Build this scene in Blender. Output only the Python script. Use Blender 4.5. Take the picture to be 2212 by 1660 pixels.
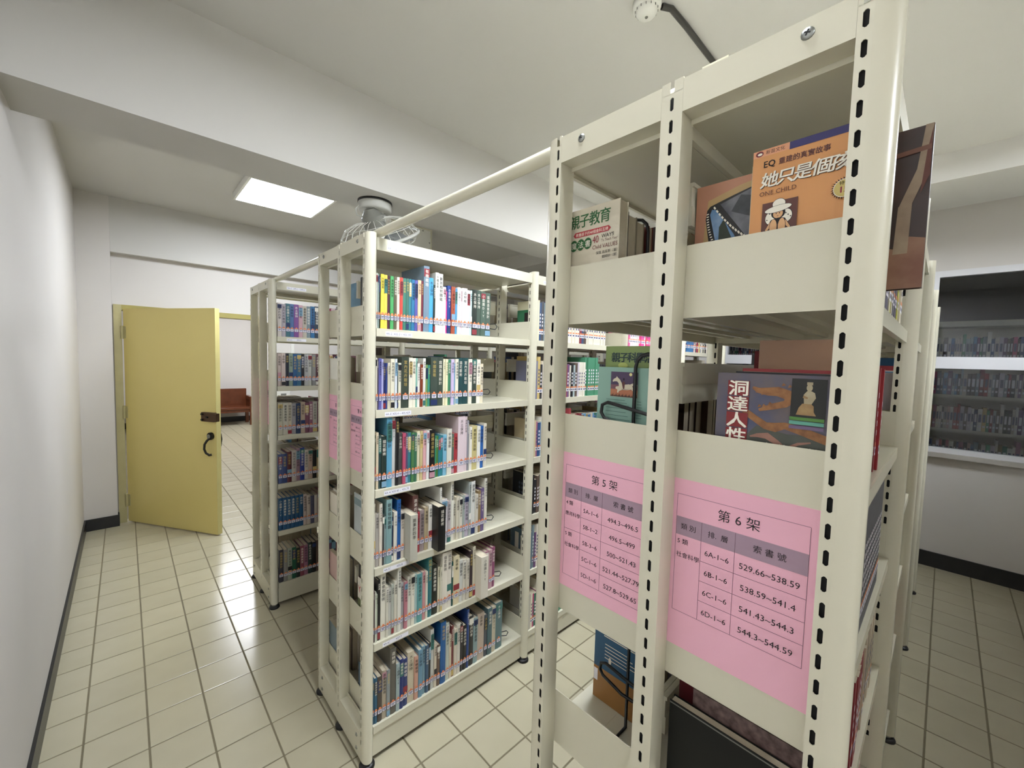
import bpy, math, random
from mathutils import Vector, Matrix

# ------------------------------------------------------------------ clear
for o in list(bpy.data.objects):
    bpy.data.objects.remove(o, do_unlink=True)
SC = bpy.context.scene
COL = SC.collection
PI = math.pi

# ------------------------------------------------------------------ camera
CAM = Vector((-0.6535, -0.0847, 1.6459))
F_PX, YAW, PITCH, ROLL = 885.7, 0.8130, 0.0592, 0.0277
fw = Vector((math.cos(YAW)*math.cos(PITCH), math.sin(YAW)*math.cos(PITCH), -math.sin(PITCH)))
rt = Vector((math.sin(YAW), -math.cos(YAW), 0.0))
up = rt.cross(fw)
r2 = rt*math.cos(ROLL) + up*math.sin(ROLL)
u2 = -rt*math.sin(ROLL) + up*math.cos(ROLL)
cd = bpy.data.cameras.new('camera')
cd.sensor_width = 36.0
cd.lens = F_PX/2212.0*36.0
cd.clip_start = 0.02
cam = bpy.data.objects.new('camera', cd)
COL.objects.link(cam)
cam.matrix_world = Matrix(((r2.x, u2.x, -fw.x, CAM.x), (r2.y, u2.y, -fw.y, CAM.y), (r2.z, u2.z, -fw.z, CAM.z), (0, 0, 0, 1)))
SC.camera = cam

# ------------------------------------------------------------------ world and exposure
w = bpy.data.worlds.new('world')
SC.world = w
w.use_nodes = True
w.node_tree.nodes['Background'].inputs[0].default_value = (0.5, 0.55, 0.6, 1)
w.node_tree.nodes['Background'].inputs[1].default_value = 0.02
SC.view_settings.view_transform = 'Standard'
SC.view_settings.look = 'None'
SC.view_settings.gamma = 1.0
SC.view_settings.use_curve_mapping = False
SC.view_settings.exposure = 0.46
LAMP = 40.0          # emission of the ceiling panels in the room

# ------------------------------------------------------------------ dimensions
H = 2.102; L = 0.885; D = 0.495
ROW_Y = [0.0, 1.417, 2.812, -1.41]
SZ = [1.752, 1.437, 1.122, 0.807, 0.497, 0.150]
XW0, XW1 = -0.945, 4.27
YD = 5.20; YB = 5.12
ZC = 3.0; ZB = 2.53
YBACK = -3.2
rnd = random.Random(7)

# ------------------------------------------------------------------ helpers
def lin(c):
    c = c/255.0
    return c/12.92 if c <= 0.04045 else ((c+0.055)/1.055)**2.4
def hexc(h):
    return (lin(int(h[0:2], 16)), lin(int(h[2:4], 16)), lin(int(h[4:6], 16)), 1.0)

MATS = {}
def mat(name, col='808080', rough=0.5, metal=0.0, spec=0.5, noise=0.0, nscale=8.0, col2=None, bump=0.0, bscale=60.0, coat=0.0, emit=0.0, objcol=False, attr=None, objrand=0.0, trans=0.0, ior=1.45, detail=4.0):
    if name in MATS:
        return MATS[name]
    m = bpy.data.materials.new(name)
    m.use_nodes = True
    nt = m.node_tree; N = nt.nodes; Lk = nt.links
    b = N['Principled BSDF']
    c = hexc(col)
    b.inputs['Base Color'].default_value = c
    b.inputs['Roughness'].default_value = rough
    b.inputs['Metallic'].default_value = metal
    b.inputs['Specular IOR Level'].default_value = spec
    b.inputs['Coat Weight'].default_value = coat
    b.inputs['Coat Roughness'].default_value = 0.15
    if trans:
        b.inputs['Transmission Weight'].default_value = trans
        b.inputs['IOR'].default_value = ior
    src = None
    if objcol:
        oi = N.new('ShaderNodeObjectInfo'); src = oi.outputs['Color']
    if attr:
        at = N.new('ShaderNodeAttribute'); at.attribute_name = attr; src = at.outputs['Color']
    tc = None
    if noise or bump:
        tc = N.new('ShaderNodeTexCoord')
    if noise:
        nz = N.new('ShaderNodeTexNoise'); nz.inputs['Scale'].default_value = nscale; nz.inputs['Detail'].default_value = detail
        Lk.new(tc.outputs['Object'], nz.inputs['Vector'])
        mr = N.new('ShaderNodeMapRange')
        mr.inputs['From Min'].default_value = 0.3; mr.inputs['From Max'].default_value = 0.7
        mr.inputs['To Min'].default_value = 0.0; mr.inputs['To Max'].default_value = noise
        Lk.new(nz.outputs['Fac'], mr.inputs['Value'])
        mx = N.new('ShaderNodeMix'); mx.data_type = 'RGBA'
        Lk.new(mr.outputs['Result'], mx.inputs['Factor'])
        mx.inputs['A'].default_value = c
        mx.inputs['B'].default_value = hexc(col2) if col2 else (c[0]*0.6, c[1]*0.6, c[2]*0.6, 1)
        if src:
            Lk.new(src, mx.inputs['A'])
        src = mx.outputs['Result']
    if objrand:
        oi = N.new('ShaderNodeObjectInfo')
        mr2 = N.new('ShaderNodeMapRange')
        mr2.inputs['To Min'].default_value = 1.0-objrand; mr2.inputs['To Max'].default_value = 1.0
        Lk.new(oi.outputs['Random'], mr2.inputs['Value'])
        hs = N.new('ShaderNodeHueSaturation')
        hs.inputs['Color'].default_value = c
        if src: Lk.new(src, hs.inputs['Color'])
        Lk.new(mr2.outputs['Result'], hs.inputs['Value'])
        src = hs.outputs['Color']
    if src:
        Lk.new(src, b.inputs['Base Color'])
    if bump:
        nb = N.new('ShaderNodeTexNoise'); nb.inputs['Scale'].default_value = bscale; nb.inputs['Detail'].default_value = 5
        Lk.new(tc.outputs['Object'], nb.inputs['Vector'])
        bp = N.new('ShaderNodeBump'); bp.inputs['Strength'].default_value = bump; bp.inputs['Distance'].default_value = 0.004
        Lk.new(nb.outputs['Fac'], bp.inputs['Height'])
        Lk.new(bp.outputs['Normal'], b.inputs['Normal'])
    if emit:
        b.inputs['Emission Color'].default_value = c
        b.inputs['Emission Strength'].default_value = emit
    MATS[name] = m
    return m

class MB:
    """collects polygons with material slots, then links them as one mesh object"""
    def __init__(s):
        s.v = []; s.f = []; s.m = []; s.sm = []; s.mats = []; s.fc = []
    def mi(s, m):
        if m is None: return 0
        if m not in s.mats: s.mats.append(m)
        return s.mats.index(m)
    def poly(s, pts, m=None, smooth=False, fc=None):
        b = len(s.v); s.v += [tuple(p) for p in pts]; s.f.append(tuple(range(b, b+len(pts)))); s.m.append(s.mi(m)); s.sm.append(smooth); s.fc.append(fc)
    def mesh(s, vs, fs, m=None, smooth=False, fc=None):
        b = len(s.v); s.v += [tuple(p) for p in vs]
        k = s.mi(m)
        for f in fs:
            s.f.append(tuple(b+i for i in f)); s.m.append(k); s.sm.append(smooth); s.fc.append(fc)
    def box(s, x0, x1, y0, y1, z0, z1, m=None, fcs=None):
        vs = [(x0, y0, z0), (x1, y0, z0), (x1, y1, z0), (x0, y1, z0), (x0, y0, z1), (x1, y0, z1), (x1, y1, z1), (x0, y1, z1)]
        fs = [(3, 2, 1, 0), (4, 5, 6, 7), (0, 1, 5, 4), (1, 2, 6, 5), (2, 3, 7, 6), (3, 0, 4, 7)]   # bottom top -y +x +y -x
        b = len(s.v); s.v += vs; k = s.mi(m)
        for i, f in enumerate(fs):
            s.f.append(tuple(b+j for j in f)); s.m.append(k); s.sm.append(False); s.fc.append(fcs[i] if fcs else None)
    def bbox(s, x0, x1, y0, y1, z0, z1, b=0.002, m=None):
        """box with chamfered vertical and top edges"""
        P = [(x0+b, y0), (x1-b, y0), (x1, y0+b), (x1, y1-b), (x1-b, y1), (x0+b, y1), (x0, y1-b), (x0, y0+b)]
        vs = [(x, y, z0) for x, y in P]+[(x, y, z1-b) for x, y in P]
        xi0, xi1, yi0, yi1 = x0+b, x1-b, y0+b, y1-b
        Q = [(xi0+b, yi0), (xi1-b, yi0), (xi1, yi0+b), (xi1, yi1-b), (xi1-b, yi1), (xi0+b, yi1), (xi0, yi1-b), (xi0, yi0+b)]
        vs += [(x, y, z1) for x, y in Q]
        fs = [tuple(range(7, -1, -1)), tuple(range(16, 24))]
        for i in range(8):
            j = (i+1) % 8
            fs += [(i, j, 8+j, 8+i), (8+i, 8+j, 16+j, 16+i)]
        s.mesh(vs, fs, m)
    def tube(s, path, r, n=8, m=None, closed=False, smooth=True, caps=True):
        P = [Vector(p) for p in path]; k = len(P); rings = []
        prev = None
        for i, p in enumerate(P):
            if closed: t = (P[(i+1) % k]-P[i-1])
            else: t = (P[min(i+1, k-1)]-P[max(i-1, 0)])
            t.normalize()
            if prev is None:
                a = Vector((0, 0, 1)) if abs(t.z) < 0.9 else Vector((1, 0, 0))
                nrm = t.cross(a).normalized()
            else:
                nrm = (prev-t*prev.dot(t))
                nrm = nrm.normalized() if nrm.length > 1e-6 else prev
            prev = nrm; bn = t.cross(nrm)
            rad = r[i] if isinstance(r, (list, tuple)) else r
            rings.append([p+(nrm*math.cos(2*PI*j/n)+bn*math.sin(2*PI*j/n))*rad for j in range(n)])
        vs = [q for rg in rings for q in rg]; fs = []
        for i in range(k if closed else k-1):
            a = i*n; b2 = ((i+1) % k)*n
            for j in range(n):
                jj = (j+1) % n
                fs.append((a+j, a+jj, b2+jj, b2+j))
        s.mesh(vs, fs, m, smooth)
        if caps and not closed:
            s.poly(rings[0][::-1], m); s.poly(rings[-1], m)
    def cyl(s, c0, c1, r0, r1=None, n=16, m=None, smooth=True):
        s.tube([c0, c1], [r0, r1 if r1 is not None else r0], n, m, smooth=smooth)
    def lathe(s, prof, c, n=24, m=None, axis='z', smooth=True):
        vs = []; fs = []
        for (r, h) in prof:
            for j in range(n):
                a = 2*PI*j/n
                if axis == 'z': vs.append((c[0]+r*math.cos(a), c[1]+r*math.sin(a), c[2]+h))
                elif axis == 'x': vs.append((c[0]+h, c[1]+r*math.cos(a), c[2]+r*math.sin(a)))
                else: vs.append((c[0]+r*math.cos(a), c[1]+h, c[2]+r*math.sin(a)))
        for i in range(len(prof)-1):
            for j in range(n):
                jj = (j+1) % n
                fs.append((i*n+j, i*n+jj, (i+1)*n+jj, (i+1)*n+j))
        s.mesh(vs, fs, m, smooth)
    def data(s, name, org=(0, 0, 0), colattr=None):
        me = bpy.data.meshes.new(name)
        ox, oy, oz = org
        me.from_pydata([(x-ox, y-oy, z-oz) for x, y, z in s.v], [], s.f)
        for m_ in (s.mats or [None]): me.materials.append(m_)
        me.polygons.foreach_set('material_index', s.m)
        me.polygons.foreach_set('use_smooth', s.sm)
        if colattr:
            ca = me.color_attributes.new(colattr, 'FLOAT_COLOR', 'CORNER')
            arr = []
            for p, c in zip(me.polygons, s.fc):
                arr += list(c or (0.5, 0.5, 0.5, 1))*p.loop_total
            ca.data.foreach_set('color', arr)
        me.update()
        return me

WLOC = {}
def link(name, data, org=(0, 0, 0), parent=None, label=None, cat=None, group=None, kind=None):
    o = bpy.data.objects.new(name, data); COL.objects.link(o)
    org = Vector(org)
    WLOC[o.name] = org
    if parent is not None:
        o.parent = parent
        o.location = org-WLOC[parent.name]
    else:
        o.location = org
    if label: o['label'] = label
    if cat: o['category'] = cat
    if group: o['group'] = group
    if kind: o['kind'] = kind
    return o
def build(name, mb, org=(0, 0, 0), parent=None, **k):
    return link(name, mb.data(name, org), org, parent, **k)
def empty(name, org, label, cat, group=None, kind=None):
    return link(name, None, org, None, label, cat, group, kind)

# text as polygons (built-in font, falls back to its CJK face)
TXT = {}
def text_polys(s, res=2):
    if (s, res) in TXT: return TXT[(s, res)]
    cu = bpy.data.curves.new('t', 'FONT'); cu.body = s; cu.size = 1.0; cu.resolution_u = res; cu.fill_mode = 'FRONT'
    ob = bpy.data.objects.new('t', cu)
    me = bpy.data.meshes.new_from_object(ob)
    vs = [tuple(v.co) for v in me.vertices]; fs = [tuple(p.vertices) for p in me.polygons]
    bpy.data.objects.remove(ob); bpy.data.curves.remove(cu); bpy.data.meshes.remove(me)
    if vs:
        xs = [v[0] for v in vs]; ys = [v[1] for v in vs]
        bb = (min(xs), max(xs), min(ys), max(ys))
    else: bb = (0, 1, 0, 1)
    TXT[(s, res)] = (vs, fs, bb)
    return TXT[(s, res)]

class Print:
    """flat print on a plane: origin, right vector, up vector; u,v in metres"""
    def __init__(s, o, right, upv, mb=None):
        s.o = Vector(o); s.r = Vector(right); s.u = Vector(upv); s.n = s.r.cross(s.u); s.mb = mb or MB(); s.k = 0.0004
    def P(s, u, v): return s.o+s.r*u+s.u*v+s.n*s.k
    def up(s, d=0.00015): s.k += d
    def rect(s, u0, v0, u1, v1, m): s.mb.poly([s.P(u0, v0), s.P(u1, v0), s.P(u1, v1), s.P(u0, v1)], m); s.up(0.00003)
    def poly(s, pts, m): s.mb.poly([s.P(*p) for p in pts], m); s.up(0.00003)
    def ell(s, u, v, a, b, m, n=20, rot=0.0):
        s.poly([(u+a*math.cos(t)*math.cos(rot)-b*math.sin(t)*math.sin(rot), v+a*math.cos(t)*math.sin(rot)+b*math.sin(t)*math.cos(rot)) for t in [2*PI*i/n for i in range(n)]], m)
    def frame(s, u0, v0, u1, v1, t, m):
        s.rect(u0, v0, u1, v0+t, m); s.rect(u0, v1-t, u1, v1, m); s.rect(u0, v0+t, u0+t, v1-t, m); s.rect(u1-t, v0+t, u1, v1-t, m)
    def text(s, t, u, v, size, m, align='l', wmax=None, sx=1.0, bold=0.0, slant=0.0):
        vs, fs, bb = text_polys(t)
        k = size; kx = size*sx
        if wmax and (bb[1]-bb[0])*kx > wmax: kx = wmax/(bb[1]-bb[0])
        off = {'l': bb[0], 'c': (bb[0]+bb[1])/2, 'r': bb[1]}[align]
        shifts = [(0, 0)] if not bold else [(0, 0), (bold, 0), (0, bold*0.6), (bold, bold*0.6)]
        for (dx, dy) in shifts:
            s.mb.mesh([s.P(u+(a-off)*kx+dx+b*k*slant, v+b*k+dy) for a, b, c in vs], fs, m); s.up(0.00002)
        s.up(0.00003)

# ------------------------------------------------------------------ materials
M_WALL = mat('wall_paint', 'd3cfca', 0.85, spec=0.2, noise=0.12, nscale=1.3, col2='b4ada4', bump=0.06, bscale=90)
M_CEIL = mat('ceiling_paint', 'cbc9c4', 0.9, spec=0.2, noise=0.12, nscale=1.1, col2='b0aca4', bump=0.04, bscale=90)
M_TILE = mat('floor_tile_glaze', 'bab39a', 0.21, spec=0.6, noise=0.28, nscale=5, col2='a8a086', objrand=0.07)
M_GROUT = mat('tile_grout', '7d755e', 0.9, noise=0.4, nscale=3, col2='5b543f')
M_BASE = mat('black_skirting', '17171a', 0.35, noise=0.25, nscale=14, col2='34322e')
M_CREAM = mat('shelf_enamel', 'd0ccb7', 0.26, spec=0.5, coat=0.15)
M_BLACK = mat('black_rubber', '0c0c0d', 0.4)
M_CHROME = mat('chrome', 'c8c8c8', 0.2, metal=1.0)
M_ZINC = mat('zinc_screw', '9a9c98', 0.35, metal=1.0)
M_WIRE = mat('black_wire', '0d0e0f', 0.35)
M_PAGE = mat('page_edges', 'c9bfa8', 0.9, noise=0.3, nscale=60, col2='a89c82')
M_COVER = mat('book_cover', '888888', 0.42, objcol=True, coat=0.1)
M_PINK = mat('pink_paper', 'ecb4c6', 0.75)
M_PGREY = mat('table_header_grey', 'a58c9c', 0.8)
M_INK = mat('black_ink', '181318', 0.7)
M_LINE = mat('pink_rule_line', '6a4a5a', 0.8)
M_WHITE = mat('white_sticker', 'ecebf2', 0.5)
M_NAVY = mat('sticker_border_ink', '3b3f66', 0.6)
M_ORANGE = mat('orange_dot', 'e2895a', 0.6)
M_PALE = mat('pale_print', 'ece7d8', 0.5)
M_GOLD = mat('gold_print', 'c0a860', 0.5)
M_DOOR = mat('yellow_door_paint', 'e0cf86', 0.35, spec=0.4, noise=0.15, nscale=2.2, col2='d0bd70')
M_DOORF = mat('door_frame_paint', 'b9b183', 0.4, noise=0.3, nscale=9, col2='9d9163')
M_LOCK = mat('bronze_lock', '5a4636', 0.4, metal=0.8)
M_LEVER = mat('dark_handle', '2e2c26', 0.35, metal=0.7)
M_ALU = mat('white_aluminium', 'd8d8da', 0.35, metal=0.1)
M_FANP = mat('fan_plastic', 'b9b9b2', 0.4)
M_FANW = mat('fan_wire', 'd8d8d0', 0.35)
M_FAND = mat('fan_motor', '77776f', 0.5)
M_WOOD = mat('bench_wood', '6b3a22', 0.25, noise=0.5, nscale=6, col2='43200f')
M_PLAST = mat('white_plastic', 'e4e3dc', 0.4)
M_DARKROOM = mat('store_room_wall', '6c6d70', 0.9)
M_GLASS = mat('window_glass', 'c2c6ca', 0.02, trans=1.0, ior=1.45)
M_LAMP = mat('lamp_diffuser', 'f0f6ff', 0.5, emit=LAMP)
M_LAMPH = mat('hall_lamp_diffuser', 'f7f9ff', 0.5, emit=LAMP*0.5)
M_SLOTSHADE = mat('painted_slot_shade', '0a0a0a', 0.8)  # near-black colour painting in the shade of the hollow posts
M_STUFF = mat('book_mix', '888888', 0.55, attr='bookcol')

# ------------------------------------------------------------------ structure: floor
GX, GY, T = -0.0108, 0.0807, 0.2
floor_mb = MB()
floor_mb.box(XW0-0.1, 6.6, YBACK, YD+0.12, -0.05, -0.003, M_GROUT)
floor_mb.box(-3.0, 6.6, YD+0.12, 11.6, -0.05, -0.003, M_GROUT)
floor = build('floor', floor_mb, (0, 0, -0.003), kind='structure', label='pale beige square floor tiles with dark grout')
def project(p):
    d = Vector(p)-CAM; z = d.dot(fw)
    if z < 0.05: return None
    return (1106+F_PX*d.dot(r2)/z, 830-F_PX*d.dot(u2)/z, z)
tiles = []
ix0 = math.floor((XW0-GX)/T); ix1 = math.ceil((XW1-GX)/T)
for ix in range(ix0, ix1):
    for iy in range(math.floor((YBACK-GY)/T), math.ceil((11.5-GY)/T)):
        x0 = GX+ix*T; y0 = GY+iy*T; x1 = x0+T; y1 = y0+T
        if y0 > YD+0.05:
            if x0 < -0.75 or x1 > 3.0: continue
            if y0 < YD+0.2 and (x0 < -0.75 or x1 > 0.5): continue
        x0 = max(x0, XW0); x1 = min(x1, XW1)
        if x1-x0 < 0.02: continue
        q = [project((x, y, 0)) for x, y in ((x0, y0), (x1, y0), (x1, y1), (x0, y1))]
        area = 0
        if all(q) and any(-40 < a[0] < 2250 and -40 < a[1] < 1700 for a in q):
            area = abs(sum(q[i][0]*q[(i+1) % 4][1]-q[(i+1) % 4][0]*q[i][1] for i in range(4)))/2
            cx, cy = (x0+x1)/2, (y0+y1)/2
            for ry in ROW_Y:
                if cx > 0.05 and ry+0.02 < cy < ry+D-0.02: area *= 0.02
            if cx > 0.7 and ROW_Y[1] < cy: area *= 0.05
            if cx > 1.0 and ROW_Y[0]+0.3 < cy: area *= 0.1
            if 0.05 < cx < 1.2 and cy < 0: area *= 0.1
        tiles.append((area, x0, x1, y0, y1))
tiles.sort(key=lambda t: -t[0])
g = 0.0032
tile_cache = {}
def tile_mesh(wx, wy):
    k = (round(wx, 3), round(wy, 3))
    if k not in tile_cache:
        m_ = MB(); m_.bbox(-wx/2+g, wx/2-g, -wy/2+g, wy/2-g, -0.004, 0.0, 0.0012, M_TILE)
        tile_cache[k] = m_.data('tile')
    return tile_cache[k]
rest = MB()
for n, (a, x0, x1, y0, y1) in enumerate(tiles):
    if n < 300:
        link('tile', tile_mesh(x1-x0, y1-y0), ((x0+x1)/2, (y0+y1)/2, 0), floor)
    else:
        rest.bbox(x0+g, x1-g, y0+g, y1-g, -0.004, 0.0, 0.0012, M_TILE)
build('floor_tiles', rest, (0, 0, 0), floor, kind='stuff')

# ------------------------------------------------------------------ structure: walls, beams, ceiling
def struct(name, mb, org=(0, 0, 0), **k):
    return build(name, mb, org, kind='structure', **k)
def sbox(name, m, x0, x1, y0, y1, z0, z1, label=None):
    b = MB(); b.box(x0, x1, y0, y1, z0, z1, m)
    return struct(name, b, ((x0+x1)/2, (y0+y1)/2, z0), label=label)
sbox('wall_left', M_WALL, XW0-0.15, XW0, YBACK, YB, 0, ZC, 'plain off-white wall along the left side')
sbox('wall_back', M_WALL, XW0-0.15, 6.6, YBACK-0.15, YBACK, 0, ZC)
sbox('ceiling', M_CEIL, XW0-0.15, XW1+0.1, YBACK, YD+0.3, ZC, ZC+0.1, 'grey-white painted ceiling slab')
sbox('trim_1', M_CEIL, XW0, XW1, 2.075, 2.385, ZB, ZC, 'deep painted ceiling beam crossing above the shelves')
sbox('trim_2', M_CEIL, -0.7275, XW1, YB, YD+0.2, 2.515, ZC, 'shallow beam above the yellow door')
sbox('trim_3', M_CEIL, 3.08, 3.72, YBACK, YB, 2.83, ZC, 'wide shallow ceiling beam near the window wall')
sbox('trim_4', M_WALL, XW0-0.15, -0.728, YB, YD+0.2, 0, ZC, 'wall pier between left wall and yellow door')
DX0, DX1, DZ = -0.70, 0.45, 2.055
wd = MB()
wd.box(DX1, XW1+0.1, YD, YD+0.12, 0, 2.515, M_WALL)
wd.box(-0.728, DX1, YD, YD+0.12, DZ, 2.515, M_WALL)
wd.box(-0.728, DX0, YD, YD+0.12, 0, DZ, M_WALL)
struct('wall_far', wd, (0, YD, 0), label='white wall with the open yellow door')
# window wall
WZ0, WZ1, WYA, WYB = 0.975, 2.47, 1.66, -2.6
ww = MB()
ww.box(XW1, XW1+0.12, YBACK, YD, 0, WZ0, M_WALL)
ww.box(XW1, XW1+0.12, YBACK, YD, WZ1, ZC, M_WALL)
ww.box(XW1, XW1+0.12, WYA, YD, WZ0, WZ1, M_WALL)
ww.box(XW1, XW1+0.12, YBACK, WYB, WZ0, WZ1, M_WALL)
struct('wall_right', ww, (XW1, 0, 0), label='off-white wall below the dark internal window')
# skirting
def skirting(name, boxes, label=None):
    b = MB()
    for bx in boxes: b.box(*bx, M_BASE)
    struct(name, b, (boxes[0][0], boxes[0][2], 0), label=label)
skirting('baseboard_left', [(XW0, XW0+0.012, YBACK, YB-0.012, 0, 0.105)], 'black painted skirting along the left wall')
skirting('baseboard_far', [(XW0, -0.716, YB-0.012, YB, 0, 0.105), (-0.728, -0.716, YB, YD+0.0, 0, 0.105), (DX1+0.07, XW1, YD-0.012, YD, 0, 0.105)], 'black skirting round the pier by the door')
skirting('baseboard_right', [(XW1-0.014, XW1, YBACK, YD, 0, 0.125)], 'scuffed black skirting under the window')
# hall beyond the door
hb = MB(); hb.box(-3.0, 6.6, 11.45, 11.6, 0, 3.2, M_WALL)
struct('wall_hall', hb, (0, 11.45, 0), label='cream wall of the hall beyond the door')
hb = MB(); hb.box(-3.0, 6.6, YD+0.12, 11.6, 3.2, 3.3, M_CEIL); hb.box(-3.1, -3.0, YD+0.12, 11.6, 0, 3.2, M_WALL); hb.box(6.5, 6.6, YD+0.12, 11.6, 0, 3.2, M_WALL)
hb.box(-3.0, XW0-0.15, YD+0.02, YD+0.12, 0, 3.2, M_WALL); hb.box(XW0-0.15, 6.6, YD+0.2, YD+0.3, 2.6, 3.2, M_WALL); hb.box(XW1+0.1, 6.6, YD+0.02, YD+0.12, 0, 2.6, M_WALL)
struct('wall_hall_side', hb, (0, 8, 0))
skirting('baseboard_hall', [(-3.0, 6.5, 11.437, 11.45, 0, 0.12)])
# store room behind the window
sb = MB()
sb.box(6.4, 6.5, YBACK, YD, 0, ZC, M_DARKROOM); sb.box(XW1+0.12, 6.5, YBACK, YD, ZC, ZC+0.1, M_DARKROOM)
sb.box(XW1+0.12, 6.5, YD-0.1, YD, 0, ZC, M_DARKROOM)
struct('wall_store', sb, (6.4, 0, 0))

# window frame, panes
wf = MB()
X0, X1 = XW1-0.02, XW1+0.06
wf.box(X0, X1, WYB, WYA, WZ1-0.05, WZ1, M_ALU); wf.box(X0, X1, WYB, WYA, WZ0, WZ0+0.04, M_ALU)
for y in (WYA-0.05, 0.0, -1.2, WYB): wf.box(X0, X1, y, y+0.05, WZ0+0.04, WZ1-0.05, M_ALU)
win = struct('window_1', wf, (XW1, 0, WZ0), label='dark internal window with white aluminium frame')
b = MB(); b.box(X0-0.012, X1, WYB, WYA, 1.672, 1.768, M_ALU); build('window_rail', b, (XW1, 0, 1.67), win)
b = MB(); b.box(XW1-0.06, XW1+0.1, WYB-0.03, WYA+0.03, WZ0-0.035, WZ0, mat('sill_paint', 'b9b5ae', 0.6, noise=0.5, nscale=6, col2='8d877c')); build('window_sill', b, (XW1, 0, WZ0), win)
for (ya, yb) in ((0.05, WYA-0.05), (-1.15, 0.0), (WYB+0.05, -1.2)):
    for (za, zb) in ((WZ0+0.04, 1.672), (1.768, WZ1-0.05)):
        b = MB(); b.box(XW1+0.02, XW1+0.025, ya, yb, za, zb, M_GLASS); build('pane', b, (XW1+0.02, ya, za), win)

# ------------------------------------------------------------------ door
fr = MB()
fr.box(DX0-0.02, DX0+0.035, YD-0.015, YD+0.13, 0, DZ, M_DOORF); fr.box(DX1-0.035, DX1+0.02, YD-0.015, YD+0.13, 0, DZ, M_DOORF)
fr.box(DX0+0.035, DX1-0.035, YD-0.015, YD+0.13, DZ-0.05, DZ, mat('olive_header', 'a59a58', 0.4, noise=0.2, nscale=8, col2='877c40'))
dfr = struct('trim_5', fr, (DX0, YD, 0), label='chipped pale yellow steel door frame')
hx, hy = -0.655, YD-0.02
ang = math.radians(-57.2); dl = 1.063; th = 0.042
da = Vector((math.cos(ang), math.sin(ang), 0)); dn = Vector((-da.y, da.x, 0))   # dn: into the hall side
def dpt(s, t, z): return Vector((hx, hy, 0))+da*s+dn*t+Vector((0, 0, z))
def dbox(mb, s0, s1, t0, t1, z0, z1, m):
    vs = [dpt(s, t, z) for z in (z0, z1) for s, t in ((s0, t0), (s1, t0), (s1, t1), (s0, t1))]
    mb.mesh(vs, [(3, 2, 1, 0), (4, 5, 6, 7), (0, 1, 5, 4), (1, 2, 6, 5), (2, 3, 7, 6), (3, 0, 4, 7)], m)
b = MB(); dbox(b, 0.0, dl, 0, th, 0.012, 2.02, M_DOOR)
M_DEDGE = mat('door_edge_paint', 'cfc483', 0.4, noise=0.2, nscale=10, col2='a8996a')
dbox(b, dl, dl+0.002, 0, th, 0.012, 2.02, M_DEDGE)
door = struct('door_1', b, (hx, hy, 0), label='olive yellow painted metal door standing half open')
b = MB(); dbox(b, 0.93, 1.07, -0.028, 0, 1.03, 1.11, M_LOCK); dbox(b, 1.066, 1.10, -0.034, 0.0, 1.035, 1.105, M_LOCK)
lock = build('rim_lock', b, dpt(1, 0, 1.07), door, label='bronze rim lock box')
b = MB()
for s, z in ((0.945, 1.095), (0.945, 1.045), (1.0, 1.07)): b.tube([dpt(s, -0.028, z), dpt(s, -0.04, z)], 0.009, 10, M_LEVER)
build('lock_stud', b, dpt(1, 0, 1.07), lock)
b = MB(); b.tube([dpt(1.008, 0, 0.90), dpt(1.008, -0.016, 0.90)], 0.033, 18, M_LEVER); b.tube([dpt(1.008, -0.016, 0.90), dpt(1.008, -0.028, 0.90)], 0.018, 14, M_ZINC)
b.tube([dpt(1.004, -0.008, 0.885), dpt(0.992, -0.03, 0.86), dpt(0.984, -0.045, 0.83), dpt(0.986, -0.05, 0.79), dpt(1.0, -0.045, 0.755), dpt(1.02, -0.03, 0.735), dpt(1.03, -0.02, 0.74)], [0.01, 0.01, 0.009, 0.009, 0.009, 0.011, 0.012], 8, M_LEVER)
build('door_handle', b, dpt(1, 0, 0.9), door, label='dark metal pull handle')
b = MB(); b.tube([dpt(1.0, th, 0.90), dpt(1.0, th+0.05, 0.90), dpt(0.985, th+0.07, 0.85), dpt(0.985, th+0.06, 0.79), dpt(1.0, th+0.03, 0.76), dpt(1.01, th, 0.765)], 0.01, 8, M_LEVER)
build('door_handle', b, dpt(1, 0.05, 0.9), door)
for z in (0.215, 1.055, 1.80):
    b = MB(); b.tube([dpt(-0.004, -0.008, z-0.06), dpt(-0.004, -0.008, z+0.06)], 0.011, 10, M_DOORF); dbox(b, 0.0, 0.03, -0.003, 0, z-0.055, z+0.055, M_DOORF)
    build('hinge', b, dpt(0, 0, z), door)

# ------------------------------------------------------------------ ceiling lamps
def lamp(x, y, z, label, group='square ceiling panel lamps', sx=0.60, sy=0.60, dm=None):
    e = empty('ceiling_lamp', (x, y, z), label, 'lamp', group)
    b = MB(); t = 0.018
    for (a, c, d_, f) in ((-sx/2-t, -sx/2, -sy/2-t, sy/2+t), (sx/2, sx/2+t, -sy/2-t, sy/2+t), (-sx/2, sx/2, -sy/2-t, -sy/2), (-sx/2, sx/2, sy/2, sy/2+t)):
        b.box(x+a, x+c, y+d_, y+f, z-0.055, z, M_PLAST)
    build('lamp_frame', b, (x, y, z), e)
    b = MB(); b.box(x-sx/2, x+sx/2, y-sy/2, y+sy/2, z-0.05, z-0.043, dm or M_LAMP); build('diffuser', b, (x, y, z-0.05), e)
    return e
lamp(0.365, 3.865, ZC, 'lit square white panel lamp on the ceiling behind the beam')
lamp(0.10, 0.40, ZC, 'lit ceiling panel lamp right above the near bookcase end')
lamp(2.2, 0.98, ZC, 'lit ceiling panel lamp above the aisle behind the near bookcase')
lamp(2.7, -1.33, ZC, 'lit ceiling panel lamp above the right hand bookcase')
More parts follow.
